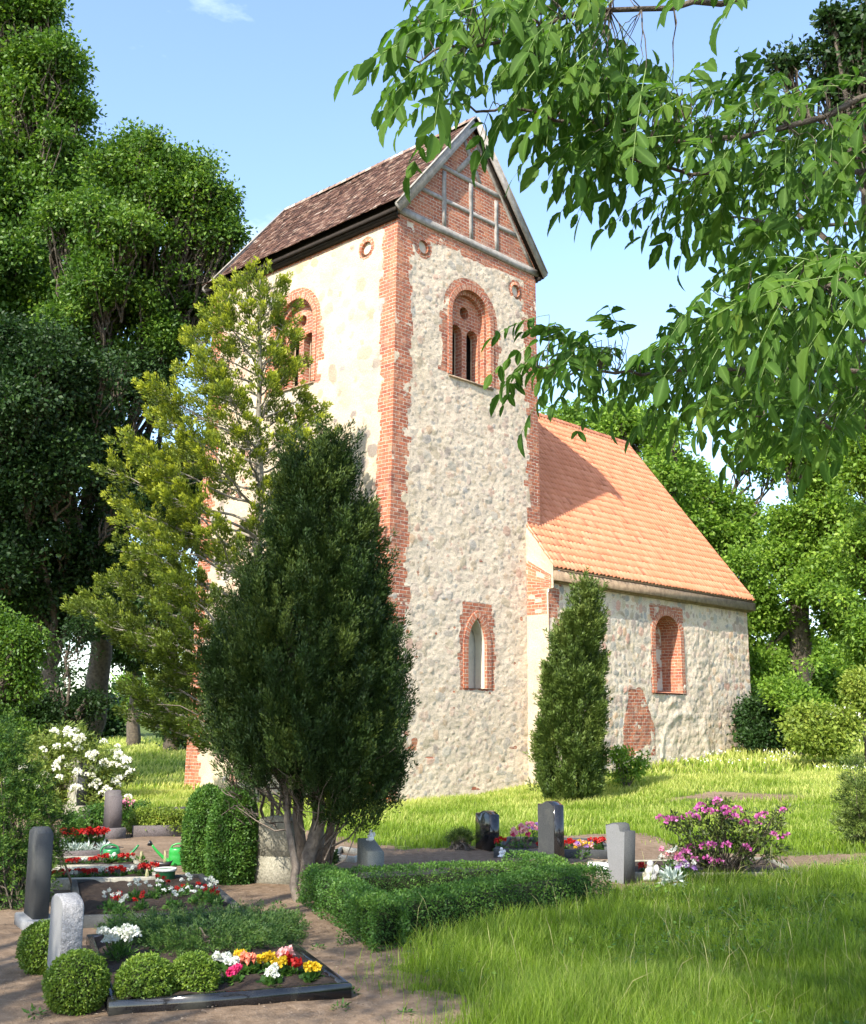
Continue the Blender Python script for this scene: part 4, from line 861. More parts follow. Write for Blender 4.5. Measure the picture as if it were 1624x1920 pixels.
for lp in LB:
    pts = np.array([dep(*p) for p in lp]); tt = np.linspace(0, len(lp)-1, (len(lp)-1)*5+1); P = np.stack([np.interp(tt, np.arange(len(lp)), pts[:, k]) for k in range(3)], 1); P[1:-1] += rg.normal(size=(len(P)-2, 3))*.008
    q.tube(P, np.linspace(.012, .0025, len(P)), 7, False); limbs.append(P); limb(q, hubA-np.array([0, 0, rg.uniform(0, 1.2)]), P[0], .05, .018, 5, .05, 0, 7, rg)
PA = [(835, 85), (860, 20), (880, -50), (1190, -60), (1195, 70), (1320, 170), (1660, 140), (1680, 500), (1440, 530), (1340, 400), (1250, 320), (1130, 320), (1070, 210), (1000, 165), (950, 85), (900, 90), (870, 110), (840, 115)]
PB = [(1060, 610), (1200, 635), (1290, 610), (1400, 540), (1680, 430), (1680, 760), (1560, 790), (1400, 770), (1300, 710), (1180, 700), (1110, 690), (1050, 680), (1010, 660)]
allp = np.concatenate(limbs)
bases = []; dirs = []
def addleaf(px, py, dz=None):
    d = ray(px, py)[None]; sc = (allp-O)@FW; prj = np.stack([PX+PF*((allp-O)@RT)/sc, PY-PF*((allp-O)@UP)/sc], 1); i = np.argmin(np.hypot(*(prj-[px, py]).T)+rg.random(len(allp))*40)
    b = dep(px, py, np.clip(sc[i]+rg.normal()*.22, 2.7, 5.2)); a = allp[i]; Lg = np.linalg.norm(b-a)
    if Lg > .03: P = limb(q, a, b, .0022, .0012, 4, .06, .03, 4, rg)
    dr = nrm(b-a)*.5+nrm(rg.normal(size=3))*.45+UP*(-.30)+RT*(-.50); bases.append(b); dirs.append(dr)
for poly, n in ((PA, 400), (PB, 270)):
    P_ = np.array(poly, float); lo, hi = P_.min(0), P_.max(0); k = 0
    while k < n:
        g = lo+(hi-lo)*rg.random(2)
        if inpoly(np.array(g[0]), np.array(g[1]), P_): addleaf(*g); k += 1
for p in ((850, 75), (870, 140), (838, 110), (790, 95), (805, 150), (815, 60), (845, 170), (775, 70), (860, 40), (925, 190), (1390, -30), (1410, -20), (1400, -25), (1150, 310), (1030, 590), (1040, 610), (1000, 655), (1330, 540), (1480, 580), (1580, 740), (1500, 750), (690, -150), (1100, 670), (1140, 690), (1280, 700), (1410, 750)): addleaf(*p)
V, F, v, rb, q2 = ash_leaves(bases, dirs, rg)
x = npmesh('leaves', V, [F], M['ash_leaf'], ash, {'v': v, 'rib': rb}); x.location = -ashb
x = q.build('boughs', M['bark'], ash, True); x.location = -ashb
x = q2.build('leaf_stalks', leafmat('stalk', (.10, .17, .05), (.16, .24, .07), .1), ash); x.location = -ashb

# ================================================================== grass
rg = np.random.default_rng(123)
def blades(x, y, h, w_, lean, rg):
    n = len(x); z = terr(x, y)+(fbm(x*.8, y*.8, 500, 4)-.47)*.10*np.exp(-(np.hypot(x-O[0], y-O[1])/40)**2)-.03
    th = rg.random(n)*2*np.pi; a = np.stack([np.cos(th), np.sin(th), 0*th], 1); ph = th+1.57+rg.normal(size=n)*.3; l = np.stack([np.cos(ph), np.sin(ph), 0*ph], 1)*(lean*h)[:, None]
    l += np.array([.10, .03, 0])*h[:, None]; B = np.stack([x, y, z], 1); up = np.array([0, 0, 1.]); hh = h[:, None]; ww = w_[:, None]/2
    V = np.stack([B-a*ww, B+a*ww, B-a*ww*.8+up*hh*.55+l*.3, B+a*ww*.8+up*hh*.55+l*.3, B+up*hh*(1-.25*lean[:, None])+l], 1).reshape(-1, 3)
    k = np.arange(n)*5; return V, [np.stack([k, k+1, k+3, k+2], 1), np.stack([k+2, k+3, k+4], 1)]
Vs = []; Fq = []; Ft = []; va = []; off = 0
for f0, f1, dn, hh0, ww0 in ((4.2, 10, 4200, .25, .0042), (10, 18, 1800, .24, .0075), (18, 34, 520, .23, .015), (34, 62, 90, .34, .045)):
    A_ = .44*(f1*f1-f0*f0)+4*(f1-f0); n = int(A_*dn); f = np.sqrt(rg.random(n)*(f1*f1-f0*f0)+f0*f0); r = (rg.random(n)*2-1)*(.43*f+1)
    x = O[0]+HD[0]*f+RH[0]*r; y = O[1]+HD[1]*f+RH[1]*r; jx = x+rg.normal(size=n)*.22; jy = y+rg.normal(size=n)*.22; ok = grassy(jx, jy) & ~inpoly(x, y, K_BACK) & (rg.random(n) < .25+1.3*fbm(x*1.3, y*1.3, 900, 3)); x, y, f = x[ok], y[ok], f[ok]
    hn = fbm(x*.9, y*.9, 901, 4); h = hh0*(.35+1.3*hn)*(.55+.75*rg.random(len(x))); h *= np.where(inpoly(x, y, GA), 1.0, .72)
    n = len(x); V, (a, b) = blades(x, y, h, ww0*(.6+.8*rg.random(n)), .25+.5*rg.random(n)**1.5, rg)
    Vs.append(V); Fq.append(a+off); Ft.append(b+off); off += len(V)
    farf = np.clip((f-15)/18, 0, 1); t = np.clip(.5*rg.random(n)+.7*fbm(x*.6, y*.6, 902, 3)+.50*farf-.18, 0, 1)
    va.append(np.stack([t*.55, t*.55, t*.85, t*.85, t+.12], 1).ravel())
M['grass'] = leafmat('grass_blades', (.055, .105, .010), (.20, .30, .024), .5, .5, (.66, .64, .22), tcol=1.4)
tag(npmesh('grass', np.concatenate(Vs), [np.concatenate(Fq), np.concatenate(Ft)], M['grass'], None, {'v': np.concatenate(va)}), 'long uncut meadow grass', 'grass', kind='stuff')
# seed heads, daisies and dandelion clocks
q = MB()
def scat(n, f0, f1, poly=None):
    f = f0+(f1-f0)*rg.random(n); r = (rg.random(n)*2-1)*(.4*f); x = O[0]+HD[0]*f+RH[0]*r; y = O[1]+HD[1]*f+RH[1]*r; ok = grassy(x, y)
    if poly is not None: ok &= inpoly(x, y, poly)
    return x[ok], y[ok]
for x, y in zip(*scat(220, 7.5, 15, GA)):
    h = rg.uniform(.35, .62); b = np.array([x, y, float(terr(x, y))]); d = rg.normal(size=3)*.045; P = np.array([b, b+[d[0]*.5, d[1]*.5, h*.55], b+[d[0]*1.3, d[1]*1.3, h*.85], b+[d[0]*2.4+.02, d[1]*2.4, h]]); q.tube(P, [.0007, .0006, .0026, .0005], 4, False, v=.9)
tag(q.build('grass_seedheads', leafmat('seedheads', (.2, .22, .08), (.38, .36, .16), .3)), 'pale flowering grass stems above the meadow', 'grass', kind='stuff')
q = MB()
mead = tw([(1230, 1395), (1624, 1392), (1624, 1440), (1300, 1450)])
f = 26+16*rg.random(2600); r = rg.random(2600)*.39*f; x = O[0]+HD[0]*f+RH[0]*r; y = O[1]+HD[1]*f+RH[1]*r; ok = grassy(x, y) & (fbm(x*.7, y*.7, 777, 3) > .5) & (y > -9) & (x > 11)
x, y = x[ok][:300], y[ok][:300]; P = np.stack([x, y, terr(x, y)+.2+.08*rg.random(len(x))], 1)
o = leafobj('meadow_daisies', np.repeat(P, 3, 0), runit(len(P)*3, rg), runit(len(P)*3, rg)+[0, 0, 1.], .035, .035, plain('white_petals', (.75, .75, .72), (.85, .85, .82), 5, .7, 0)); tag(o, 'small white daisies dotted through the far meadow', 'flowers', kind='stuff')
# loose litter on the bare ground
n = 11000; f = 6+13*rg.random(n)**.8; r = (rg.random(n)*2-1)*.42*f; x = O[0]+HD[0]*f+RH[0]*r; y = O[1]+HD[1]*f+RH[1]*r; ok = ~grassy(x, y); x, y = x[ok], y[ok]; n = len(x)
P = np.stack([x, y, terr(x, y)+.006+(fbm(x*.8, y*.8, 500, 4)-.47)*.10*.5+.01], 1)
tag(leafobj('litter', P, runit(n, rg)*[1, 1, .15], runit(n, rg)*.3+[0, 0, 1.], .012+.03*rg.random(n)**3, .008+.012*rg.random(n)**2, plain('dry_litter', (.10, .065, .04), (.34, .27, .2), 30, .9, 0), fold=.3), 'dry leaf litter and grit on the path', 'litter', kind='stuff')

# ================================================================== graveyard furniture
rg = np.random.default_rng(321)
def gz_(x, y): return float(terr(x, y))+(float(fbm(np.array(x*.8), np.array(y*.8), 500, 4))-.47)*.05
def gp(px, py): p = at(px, py).copy(); return p
def speck(name, c1, c2, scale=160, rough=.35, spec=.5, bump=0.):
    k = NM(name, rough, spec); f = k.noise(scale, 3, k.obj(), .8); g = k.noise(3, 5, k.obj()); c = k.ramp(f, [(.38, c1), (.62, c2)])
    c = k.mix(k.ramp(g, [(.5, (0, 0, 0)), (.8, (.35, .35, .35))]), c, (.22, .22, .17)); k.col(c)
    if bump: k.bump(k.noise(22, 8, k.obj()), 1, bump)
    return k.m
M['gr_dark'] = speck('dark_granite', (.02, .022, .024), (.085, .088, .088), 180, .8, .25)
M['gr_black'] = speck('polished_black_granite', (.006, .006, .007), (.018, .018, .02), 120, .10, .6)
M['gr_grey'] = speck('grey_granite', (.13, .135, .14), (.27, .27, .275), 150, .6)
M['gr_rough'] = speck('rough_split_granite', (.15, .15, .16), (.31, .31, .32), 90, .9, .3, .03)
M['gr_green'] = speck('dark_speckled_granite', (.06, .065, .06), (.20, .21, .19), 150, .7, .3, .006)
M['gr_pale'] = speck('pale_sandstone', (.30, .28, .23), (.42, .39, .32), 40, .85, .2, .006)
M['gr_old'] = speck('old_mossy_concrete', (.18, .17, .13), (.31, .29, .23), 40, .9, .2, .01)
M['gr_brown'] = speck('brownish_granite', (.06, .05, .05), (.14, .12, .12), 90, .85, .2, .01)
AXU = math.radians(-17)
def prof_top(kind, w_, h):
    x = np.linspace(-w_/2, w_/2, 17); s_ = x/(w_/2)
    if kind == 'round': z = h-.17*w_+np.sqrt(np.clip(1-s_**2*.97, 0, 1))*.17*w_
    elif kind == 'arch': z = h-.10*w_*s_**2
    elif kind == 'flat': z = h+0*x
    elif kind == 'slant': z = h-.16*w_*(s_+1)
    elif kind == 'wave': z = h-.03+.03*np.cos((s_-.2)*math.pi*1.0)
    elif kind == 'step': z = np.where(s_ > .45, h-.09+.0*s_, h-.02+.02*np.cos(s_*3))
    elif kind == 'point': z = h-.22*w_*np.abs(s_)**1.3
    return np.concatenate([[[-w_/2, 0]], np.stack([x, z], 1), [[w_/2, 0]]])
def stone(px, py, w_, t, h, kind, mat, label, plinth=None, side=None, curved=0., tilt=0., ang=AXU, sidemat=None, moss=None, lift=0.):
    b = gp(px, py); b[2] = gz_(b[0], b[1])-.03+lift; root = empty('headstone', b, ang, label, 'gravestone')
    z0 = 0
    if plinth: q = MB(); q.box((0, 0, plinth[2]/2), (plinth[1], plinth[0], plinth[2]), bev=.012); q.build('plinth', M[plinth[3] if len(plinth) > 3 else mat], root); z0 = plinth[2]-.003
    P = prof_top(kind, w_, h-z0); n = len(P); bv = min(.012, t*.12); c = P.mean(0); In = P.copy(); In[:, 0] *= 1-2*bv/w_; In[1:-1, 1] -= bv
    if curved: P[:, 0] *= 1-curved*(1-P[:, 1]/h)**2; In[:, 0] *= 1-curved*(1-In[:, 1]/h)**2
    q = MB(); rows = [(In, -t/2), (P, -t/2+bv), (P, t/2-bv), (In, t/2)]; V = np.concatenate([np.stack([np.full(n, x), p[:, 0]*(-1), p[:, 1]+z0], 1) for p, x in rows]); V[:, 0] += V[:, 2]*tilt
    F = [np.arange(n), (np.arange(n)+3*n)[::-1]]; i = np.arange(n); j = (i+1) % n
    for r_ in range(3): F.append(np.stack([i+r_*n, i+(r_+1)*n, j+(r_+1)*n, j+r_*n], 1))
    if sidemat:
        q.add(V, [F[0], F[1]]); q2 = MB(); 
        V2 = V.copy(); q2.add(V2, F[2:]); q2.build('rough_edge', M[sidemat], root)
    else: q.add(V, F)
    q.build('slab', M[mat], root); return root
stone(66, 1737, .50, .15, 1.0, 'arch', 'gr_dark', 'tall dark speckled granite gravestone with rounded top, leftmost in the front rows', plinth=(.62, .30, .14, 'gr_grey'))
stone(117, 1850, .46, .16, .72, 'round', 'gr_grey', 'low grey gravestone with smooth face and rough rounded edge beside the boxwood balls', sidemat='gr_rough')
stone(142, 1538, .62, .22, 1.32, 'arch', 'gr_pale', 'pale gravestone with dark side in front of the white rhododendron', plinth=(.75, .4, .35, 'gr_old'), ang=AXU+.1, sidemat='gr_dark')
stone(209, 1571, .42, .22, .86, 'step', 'gr_brown', 'slim brownish gravestone with stepped shoulder beside the flower bed', plinth=(.55, .36, .22, 'gr_brown'))
old = stone(517, 1655, .46, .17, .86, 'round', 'gr_old', 'old weathered round-topped gravestone leaning by the yew trunks', plinth=(.50, .21, .36, 'gr_old'), tilt=-.02, ang=.42)
stone(694, 1668, .40, .22, .62, 'slant', 'gr_green', 'grey rough gravestone with slanting top inside the boxwood hedge', ang=-.42)
stone(914, 1592, .56, .18, .66, 'wave', 'gr_black', 'polished black gravestone with wavy top behind the hedge', ang=-.42)
stone(1034, 1621, .48, .17, .93, 'wave', 'gr_dark', 'tallest dark gravestone with polished edge behind the hedge', sidemat='gr_black', ang=-.38)
stone(1166, 1653, .46, .17, .78, 'step', 'gr_grey', 'light grey gravestone with stepped corner right of the hedge', curved=.25, ang=-.38, sidemat='gr_dark')
def kerb(name, label, pts, h, w_, mat, cat='grave kerb', fill=True, dz=0., sides=(0, 1, 2, 3)):
    P = [gp(*p) for p in pts]; c = np.mean(P, 0); c[2] = 0; root = empty(name, c, 0, label, cat)
    if fill:
        q = MB(); n = 14; g = np.linspace(0, 1, n); V = []
        for a in g:
            for b in g: p = P[0]*(1-a)*(1-b)+P[1]*a*(1-b)+P[2]*a*b+P[3]*(1-a)*b; V.append((p[0]-c[0], p[1]-c[1], h*.45+.03+.05*rg.random()*(0 < a < 1)))
        i = (np.arange(n-1)[:, None]*n+np.arange(n-1)[None]).ravel(); q.add(V, np.stack([i, i+n, i+n+1, i+1], 1)); q.build('soil', M['soil'], root, True)
    for k_ in sides:
        a, b = P[k_]-c, P[(k_+1) % 4]-c; a = np.array([a[0], a[1], h/2+dz]); b = np.array([b[0], b[1], h/2+dz]); d = nrm(b-a)
        ex = w_/2 if k_ % 2 == 0 else -w_/2-.003
        q = MB(); q.beam(a-d*ex, b+d*ex, w_, h+.06 if k_ % 2 == 0 else h+.057, bev=.008); q.build('kerb_stone', M[mat], root)
    return root
M['soil'] = plain('dark_potting_soil', (.018, .012, .009), (.075, .05, .035), 30, .95, 1, .02)
M['soil_dirt'] = plain('grave_soil', (.08, .055, .035), (.16, .115, .075), 20, .95, 1, .02)
KB = {}
kerb('grave_border', 'black granite border of the nearest grave, open corner towards the path', [(211, 1901), (650, 1867), (498, 1748), (168, 1772)], .06, .06, 'gr_black')
kerb('grave_border', 'dark granite border of the second grave with the geraniums', [(149, 1740), (458, 1731), (376, 1657), (138, 1668)], .09, .07, 'gr_dark')
kerb('grave_border', 'pale weathered concrete border in front of the red and white begonias', [(84, 1668), (300, 1664), (276, 1641), (84, 1646)], .10, .08, 'gr_pale')
kerb('grave_border', 'low grey border of the narrow begonia bed below the watering cans', [(84, 1638), (262, 1636), (243, 1618), (90, 1622)], .08, .06, 'gr_old')
kerb('grave_border', 'brown border of the bed with silver leaves and scarlet flowers', [(104, 1612), (208, 1609), (196, 1583), (112, 1586)], .09, .06, 'gr_brown')
kerb('grave_border', 'dark kerb round the yellow-green bed at the far side', [(252, 1569), (348, 1567), (352, 1530), (246, 1532)], .16, .08, 'gr_brown')
kerb('grave_border', 'dark kerb of the flowery grave behind the hedge', [(930, 1607), (1142, 1611), (1128, 1588), (955, 1584)], .10, .07, 'gr_dark')
kerb('grave_border', 'grey kerb round the grave under the pink rhododendron', [(1128, 1650), (1500, 1650), (1440, 1621), (1108, 1628)], .07, .07, 'gr_old')
kerb('grave_border', 'small pinkish kerb frame right behind the yew trunks', [(618, 1612), (664, 1618), (690, 1606), (640, 1598)], .06, .05, 'gr_pale', fill=False)
# white pebbles
q = MB()
for _ in range(260):
    p = gp(rg.uniform(1104, 1142), rg.uniform(1630, 1643)); q.sphere((p[0], p[1], .075+rg.random()*.02), .018*rg.uniform(.7, 1.3), 6, (1, 1, .7))
tag(q.build('white_pebbles', plain('white_marble_chips', (.7, .7, .7), (.85, .85, .85), 20, .7, 0), None, True), 'white pebbles left of the light grey gravestone', 'pebbles', kind='stuff')

# ------------------------------------------------------------------ clipped shrubs
M['box'] = leafmat('boxwood_leaves', (.035, .075, .012), (.095, .165, .020), .3, .45, (.22, .30, .035))
M['box_hedge'] = leafmat('hedge_leaves', (.022, .062, .010), (.060, .140, .022), .3, .5, (.15, .26, .04))
M['core'] = plain('dark_core', (.012, .02, .006), (.03, .04, .012), 20, 1, 1, .02)  # dark solid filling that keeps the leaf shell opaque
def leafskin(name, P, N, ll, mat, parent, rg, jit=.03, v=None):
    n = len(P); P = P+N*(rg.random(n)[:, None]-.55)*jit; D = nrm(N*.7+runit(n, rg)); NN = nrm(N*.8+runit(n, rg)); v = rg.random(n) if v is None else v
    return leafobj(name, P, D, NN, ll*(.6+.8*rg.random(n)), ll*.6, mat, parent, v)
def boxball(px, py, rpx, label, rz=1., seed=0, base_y=None):
    b = gp(px, py); D = (b-O)@FW; r = rpx/PF*D; b[2] = gz_(b[0], b[1])-.02; root = empty('boxwood_ball', b, 0, label, 'topiary', 'boxwood balls around the nearest grave'); rg = np.random.default_rng(seed)
    N = runit(8500, rg); bump = 1+.05*(vno(N[:, 0]*4+5, N[:, 1]*4+N[:, 2]*3, seed)-.5)*2; P = N*r*np.array([1, 1, rz])*bump[:, None]; P[:, 2] += r*rz*.97
    v = np.clip(.15+.35*rg.random(len(N))+.5*vno(N[:, 0]*6+9, N[:, 1]*6+N[:, 2]*6, seed+1), 0, 1)
    leafskin('foliage', P, N, .022, M['box'], root, rg, .05, v); q = MB(); q.sphere((0, 0, r*rz*.97), r*.93, 16, (1, 1, rz)); q.build('core', M['core'], root, True); return root
boxball(141, 1892, 54, 'largest boxwood ball at the picture corner, left of the black border', 1., 1)
boxball(270, 1884, 50, 'middle boxwood ball of the front row, left of the begonias', .92, 2)
boxball(361, 1872, 44, 'right boxwood ball of the front row, touching the begonias', .95, 3)
boxball(78, 1822, 40, 'shaded boxwood bush half hidden behind the low grey gravestone', 1.15, 4)
def egg(px, py, wpx, hpx, label, seed):
    b = gp(px, py); D = (b-O)@FW; r = wpx/2/PF*D; h = hpx/PF*D*1.04; b[2] = -.02; root = empty('clipped_shrub', b, 0, label, 'shrub', 'clipped upright shrubs left of the yew'); rg = np.random.default_rng(seed)
    n = 15000; t = rg.random(n); th = rg.random(n)*2*np.pi; pr = np.interp(t, [0, .06, .3, .65, .85, .95, 1], [.72, .86, 1, .96, .78, .5, .0]); nb_ = 1+.16*(vno(th*2, t*5, seed)-.5)
    P = np.stack([np.cos(th)*r*pr*nb_, np.sin(th)*r*pr*nb_, t*h], 1); N = nrm(np.stack([np.cos(th), np.sin(th), np.interp(t, [0, .6, .85, 1], [0, .1, 1, 6])], 1))
    v = np.clip(.1+.4*rg.random(n)+.5*vno(th*4, t*14, seed+1), 0, 1)
    leafskin('foliage', P, N, .038, M['box_hedge'], root, rg, .09, v); q = MB(); q.lathe([(a*r*.88, z*h*.96) for a, z in ((.6, .02), (.85, .08), (1, .3), (.96, .65), (.76, .85), (.45, .95), (.05, .99))], 18); q.build('core', M['core'], root, True)
egg(386, 1636, 84, 152, 'left one of the two clipped upright shrubs, further from the yew', 11)
egg(434, 1654, 88, 166, 'right one of the two clipped upright shrubs, nearer the yew trunks', 12)
# box hedge around a grave
hc = [gp(700, 1784), gp(1140, 1700), gp(1010, 1662), gp(566, 1692)]
hb_ = np.mean(hc, 0); hb_[2] = 0; hroot = empty('boxwood_hedge', hb_, 0, 'low boxwood hedge enclosing a grave in the middle foreground', 'hedge')
cen = np.mean(hc, 0); hrg = np.random.default_rng(8)
for k_ in range(4):
    a, b = hc[k_], hc[(k_+1) % 4]; d = nrm((b-a)*[1, 1, 0]); inn = np.array([-d[1], d[0], 0.]); inn = inn if (cen-a)@inn > 0 else -inn
    Wd, Hh = ((.42, .42), (.44, .38), (.36, .31), (.34, .40))[k_]; Ls = np.linalg.norm((b-a)[:2]); a0 = a+inn*Wd/2; a0[2] = 0
    n = int(Ls*(Wd+2*Hh)*4600); s_ = hrg.random(n)*(Ls+.12)-.06; u_ = hrg.random(n)*(Wd+2*Hh)
    c2 = np.where(u_ < Hh, -Wd/2, np.where(u_ > Hh+Wd, Wd/2, u_-Hh-Wd/2)); z = np.where(u_ < Hh, u_, np.where(u_ > Hh+Wd, 2*Hh+Wd-u_, Hh))
    # round the upper edges, wobble the clipped faces
    N = np.stack([c2/(Wd/2), (z/Hh)**1], 1); N = np.sign(N)*np.abs(N)**5; N /= np.maximum(np.linalg.norm(N, axis=1), .2)[:, None]
    gx_ = a0[0]+d[0]*s_; wob = (vno(s_*1.8, u_*2, 60+k_)-.5)*.08+(vno(s_*6, u_*6, 65+k_)-.5)*.05
    c3 = c2*np.where(z > Hh*.8, .94, 1)+N[:, 0]*wob; z3 = z-np.where(np.abs(c2) > Wd*.42, .02, 0)+N[:, 1]*wob
    P = a0+d*s_[:, None]+inn*c3[:, None]+np.array([0, 0, 1.])*z3[:, None]-hb_; NW_ = inn*N[:, :1]+np.array([0, 0, 1.])*N[:, 1:]
    v = np.clip(.08+.42*hrg.random(n)+.55*vno(s_*4, u_*5, 70+k_)*np.clip(z/Hh+.25, .3, 1), 0, 1)  # lit hedge top put into the leaf tone, which falls off downwards
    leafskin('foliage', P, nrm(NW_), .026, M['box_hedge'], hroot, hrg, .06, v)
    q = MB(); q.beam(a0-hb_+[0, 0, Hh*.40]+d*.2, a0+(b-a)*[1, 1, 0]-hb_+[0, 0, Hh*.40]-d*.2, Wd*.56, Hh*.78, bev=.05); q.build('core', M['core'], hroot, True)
def bush(name, label, px, py, lobes_, D, n, ll, mat, cat='shrub', seed=0, stems=5, group=None, tub=.012, wl=.5, per=24, cr=.10):
    rg = np.random.default_rng(seed); b = gp(px, py); root = empty(name, b, 0, label, cat, group); cs = []
    tot = sum(r*r for _, _, r in lobes_); q = MB()
    for (lx, ly, lr) in lobes_:
        R_ = lr/PF*D; c = dep(lx, ly, D)+HD*rg.uniform(-.5, .5)*R_; k_ = max(3, int(n*lr*lr/tot/per)); dd = runit(k_, rg); cc_ = c+dd*(R_*(.5+.5*rg.random(k_)))[:, None]; cc_[:, 2] = np.maximum(cc_[:, 2], gz_(b[0], b[1])+.04); cs.append(cc_)
        for z in cc_[:stems]: limb(q, b+np.array([rg.normal()*.05, rg.normal()*.05, 0]), z, tub, tub*.3, 5, .16, 0, 5, rg)
    cs = np.concatenate(cs); P, Dd, N, v = clumps(cs, cr*(.6+.8*rg.random(len(cs))), per, .8, seed+1, .8); x = leafobj('foliage', P, Dd, N, ll*(.6+.7*rg.random(len(P))), ll*wl, M[mat], root, v); x.location = -b
    x = q.build('stems', M['bark'], root, True); x.location = -b; return root, cs
# creeping juniper on the nearest grave, made of feathery sprays
def sprays(name, label, b, C0, D0, ln, rad, nper, lw, mat, cat, seed, group=None):
    rg = np.random.default_rng(seed); root = empty(name, b, 0, label, cat, group); P, Dd, N, v = tuftleaves(C0, D0, ln*(.6+.7*rg.random(len(C0))), rad, nper, lw, rg, .6)
    x = leafobj('foliage', P, Dd, N, lw*(.7+.6*rg.random(len(P))), lw*.35, M[mat], root, v); x.location = -np.asarray(b)
    q = MB()
    for i_ in rg.choice(len(C0), min(70, len(C0)), False): limb(q, np.array([b[0]+rg.normal()*.1, b[1]+rg.normal()*.1, b[2]]), C0[i_], .012, .004, 4, .15, 0, 4, rg)
    x = q.build('branches', M['bark'], root); x.location = -np.asarray(b); return root
JP = np.array([gp(*p)[:2] for p in ((190, 1772), (330, 1812), (460, 1806), (552, 1775), (545, 1742), (450, 1728), (250, 1745))]); jb = gp(380, 1775); jb[2] = 0.03
lo, hi = JP.min(0), JP.max(0); G = lo+(hi-lo)*rg.random((2600, 2)); G = G[inpoly(G[:, 0], G[:, 1], JP)][:1100]
dirj = nrm(np.concatenate([G-jb[:2], np.zeros((len(G), 1))], 1)); C0 = np.concatenate([G, (.04+.11*rg.random(len(G))*(1-.3*np.linalg.norm(G-jb[:2], axis=1)))[:, None]], 1)
sprays('creeping_juniper', 'low spreading juniper mat between the geraniums and the boxwood balls', jb, C0, nrm(dirj*.8+runit(len(G), rg)*.45+[0, 0, .35]), .16, .05, 46, .026, 'juniper', 'shrub', 71)
# dark cypress shrub at the left edge
M['leftshrub'] = leafmat('left_shrub_sprays', (.008, .030, .005), (.03, .085, .012), .2, .6, (.14, .22, .025))
b = gp(20, 1700); C0 = []; D0 = []
for (lx, ly, lr, n, dd_) in ((-40, 1470, 70, 200, 13), (20, 1450, 36, 120, 13.4), (45, 1525, 45, 170, 13.2), (10, 1580, 66, 240, 12.8), (72, 1600, 30, 90, 13.2), (30, 1650, 60, 190, 12.6), (-60, 1620, 80, 200, 12.5), (72, 1480, 16, 36, 13.6), (108, 1548, 20, 46, 13.6), (-10, 1400, 45, 110, 13.4)):
    R_ = lr/PF*dd_; c = dep(lx, ly, dd_); d = runit(n, rg); C0.append(c+d*(R_*(.6+.4*rg.random(n)))[:, None]); D0.append(nrm(d+[0, 0, .15]+runit(n, rg)*.3))
C0 = np.concatenate(C0); D0 = np.concatenate(D0); D0 = D0[C0[:, 2] > .05]; C0 = C0[C0[:, 2] > .05]
sprays('cypress_shrub', 'dark feathery evergreen shrub at the left edge behind the tall dark stone', b, C0, D0, .20, .07, 48, .035, 'leftshrub', 'shrub', 72)
b = gp(1640, 1590); C0 = []; D0 = []
for (lx, ly, lr, n, dd_) in ((1620, 1510, 40, 110, 18.6), (1650, 1560, 55, 130, 18.5), (1605, 1545, 26, 70, 18.6), (1670, 1480, 50, 120, 18.7), (1615, 1450, 20, 40, 18.8)):
    R_ = lr/PF*dd_; c = dep(lx, ly, dd_); d = runit(n, rg); C0.append(c+d*(R_*(.6+.4*rg.random(n)))[:, None]); D0.append(nrm(d+[0, 0, .15]+runit(n, rg)*.3))
sprays('juniper_shrub', 'feathery juniper cut by the right picture edge in the meadow', b, np.concatenate(C0), np.concatenate(D0), .24, .08, 44, .05, 'yew_col', 'shrub', 73)
b = gp(863, 1592); c = dep(863, 1570, 18.5); d = runit(110, rg); d[:, 2] = abs(d[:, 2])*.8
sprays('dwarf_pine', 'small dark dwarf conifer left of the polished black gravestone', b, c+d*.14-np.array([0, 0, .08]), nrm(d+[0, 0, .2]), .12, .05, 34, .03, 'yew', 'shrub', 74)
# rhododendrons
M['rho_w_leaf'] = leafmat('pale_rhododendron_leaves', (.06, .10, .018), (.16, .21, .04), .3, .5, (.34, .37, .09))
M['rho_p_leaf'] = leafmat('dark_rhododendron_leaves', (.022, .040, .012), (.06, .085, .02), .25, .45, (.13, .15, .035))
M['white_petal'] = leafmat('white_petals_soft', (.72, .70, .66), (.84, .82, .80), .3, .6)
M['pink_petal'] = leafmat('magenta_petals', (.34, .05, .22), (.50, .10, .36), .3, .6, (.66, .24, .52))
def blooms(root, cs, r, n, mat, name='flower_truss', seed=0, pl=.05, group=False):
    rg = np.random.default_rng(seed); b = np.array(root.location); protos = []
    for k_ in range(3):
        d = runit(n, rg); d[:, 2] = np.abs(d[:, 2])*.9-.1; P = d*r*.75; me = leafobj(name, P, nrm(d+runit(n, rg)*.5), runit(n, rg), pl, pl*.75, M[mat], root, rg.random(n)); protos.append(me)
    for i_, c in enumerate(cs):
        o = protos[i_] if i_ < 3 else protos[i_ % 3].copy()
        if i_ >= 3: LINK(o); o.parent = root
        o.location = np.asarray(c)-b; o.rotation_euler = (rg.normal()*.3, rg.normal()*.3, rg.random()*6.28); s_ = rg.uniform(.75, 1.2); o.scale = (s_, s_, s_)
wr, wc = bush('white_rhododendron', 'tall rhododendron covered in white blossom, left of the meadow behind the graves', 140, 1532, [(130, 1415, 55), (70, 1440, 50), (190, 1430, 48), (110, 1480, 55), (180, 1490, 45), (40, 1460, 30), (130, 1385, 30), (215, 1450, 30), (80, 1395, 26)], 23.8, 11000, .12, 'rho_w_leaf', seed=81, wl=.28, per=26, cr=.2, tub=.03)
def trusspts(px0, px1, fn, n, D, rg, dd):
    o = []
    while len(o) < n:
        x = rg.uniform(px0, px1); t = rg.random(); o.append(dep(x, fn(x, t), D+rg.uniform(-dd, dd*.2)))
    return np.array(o)
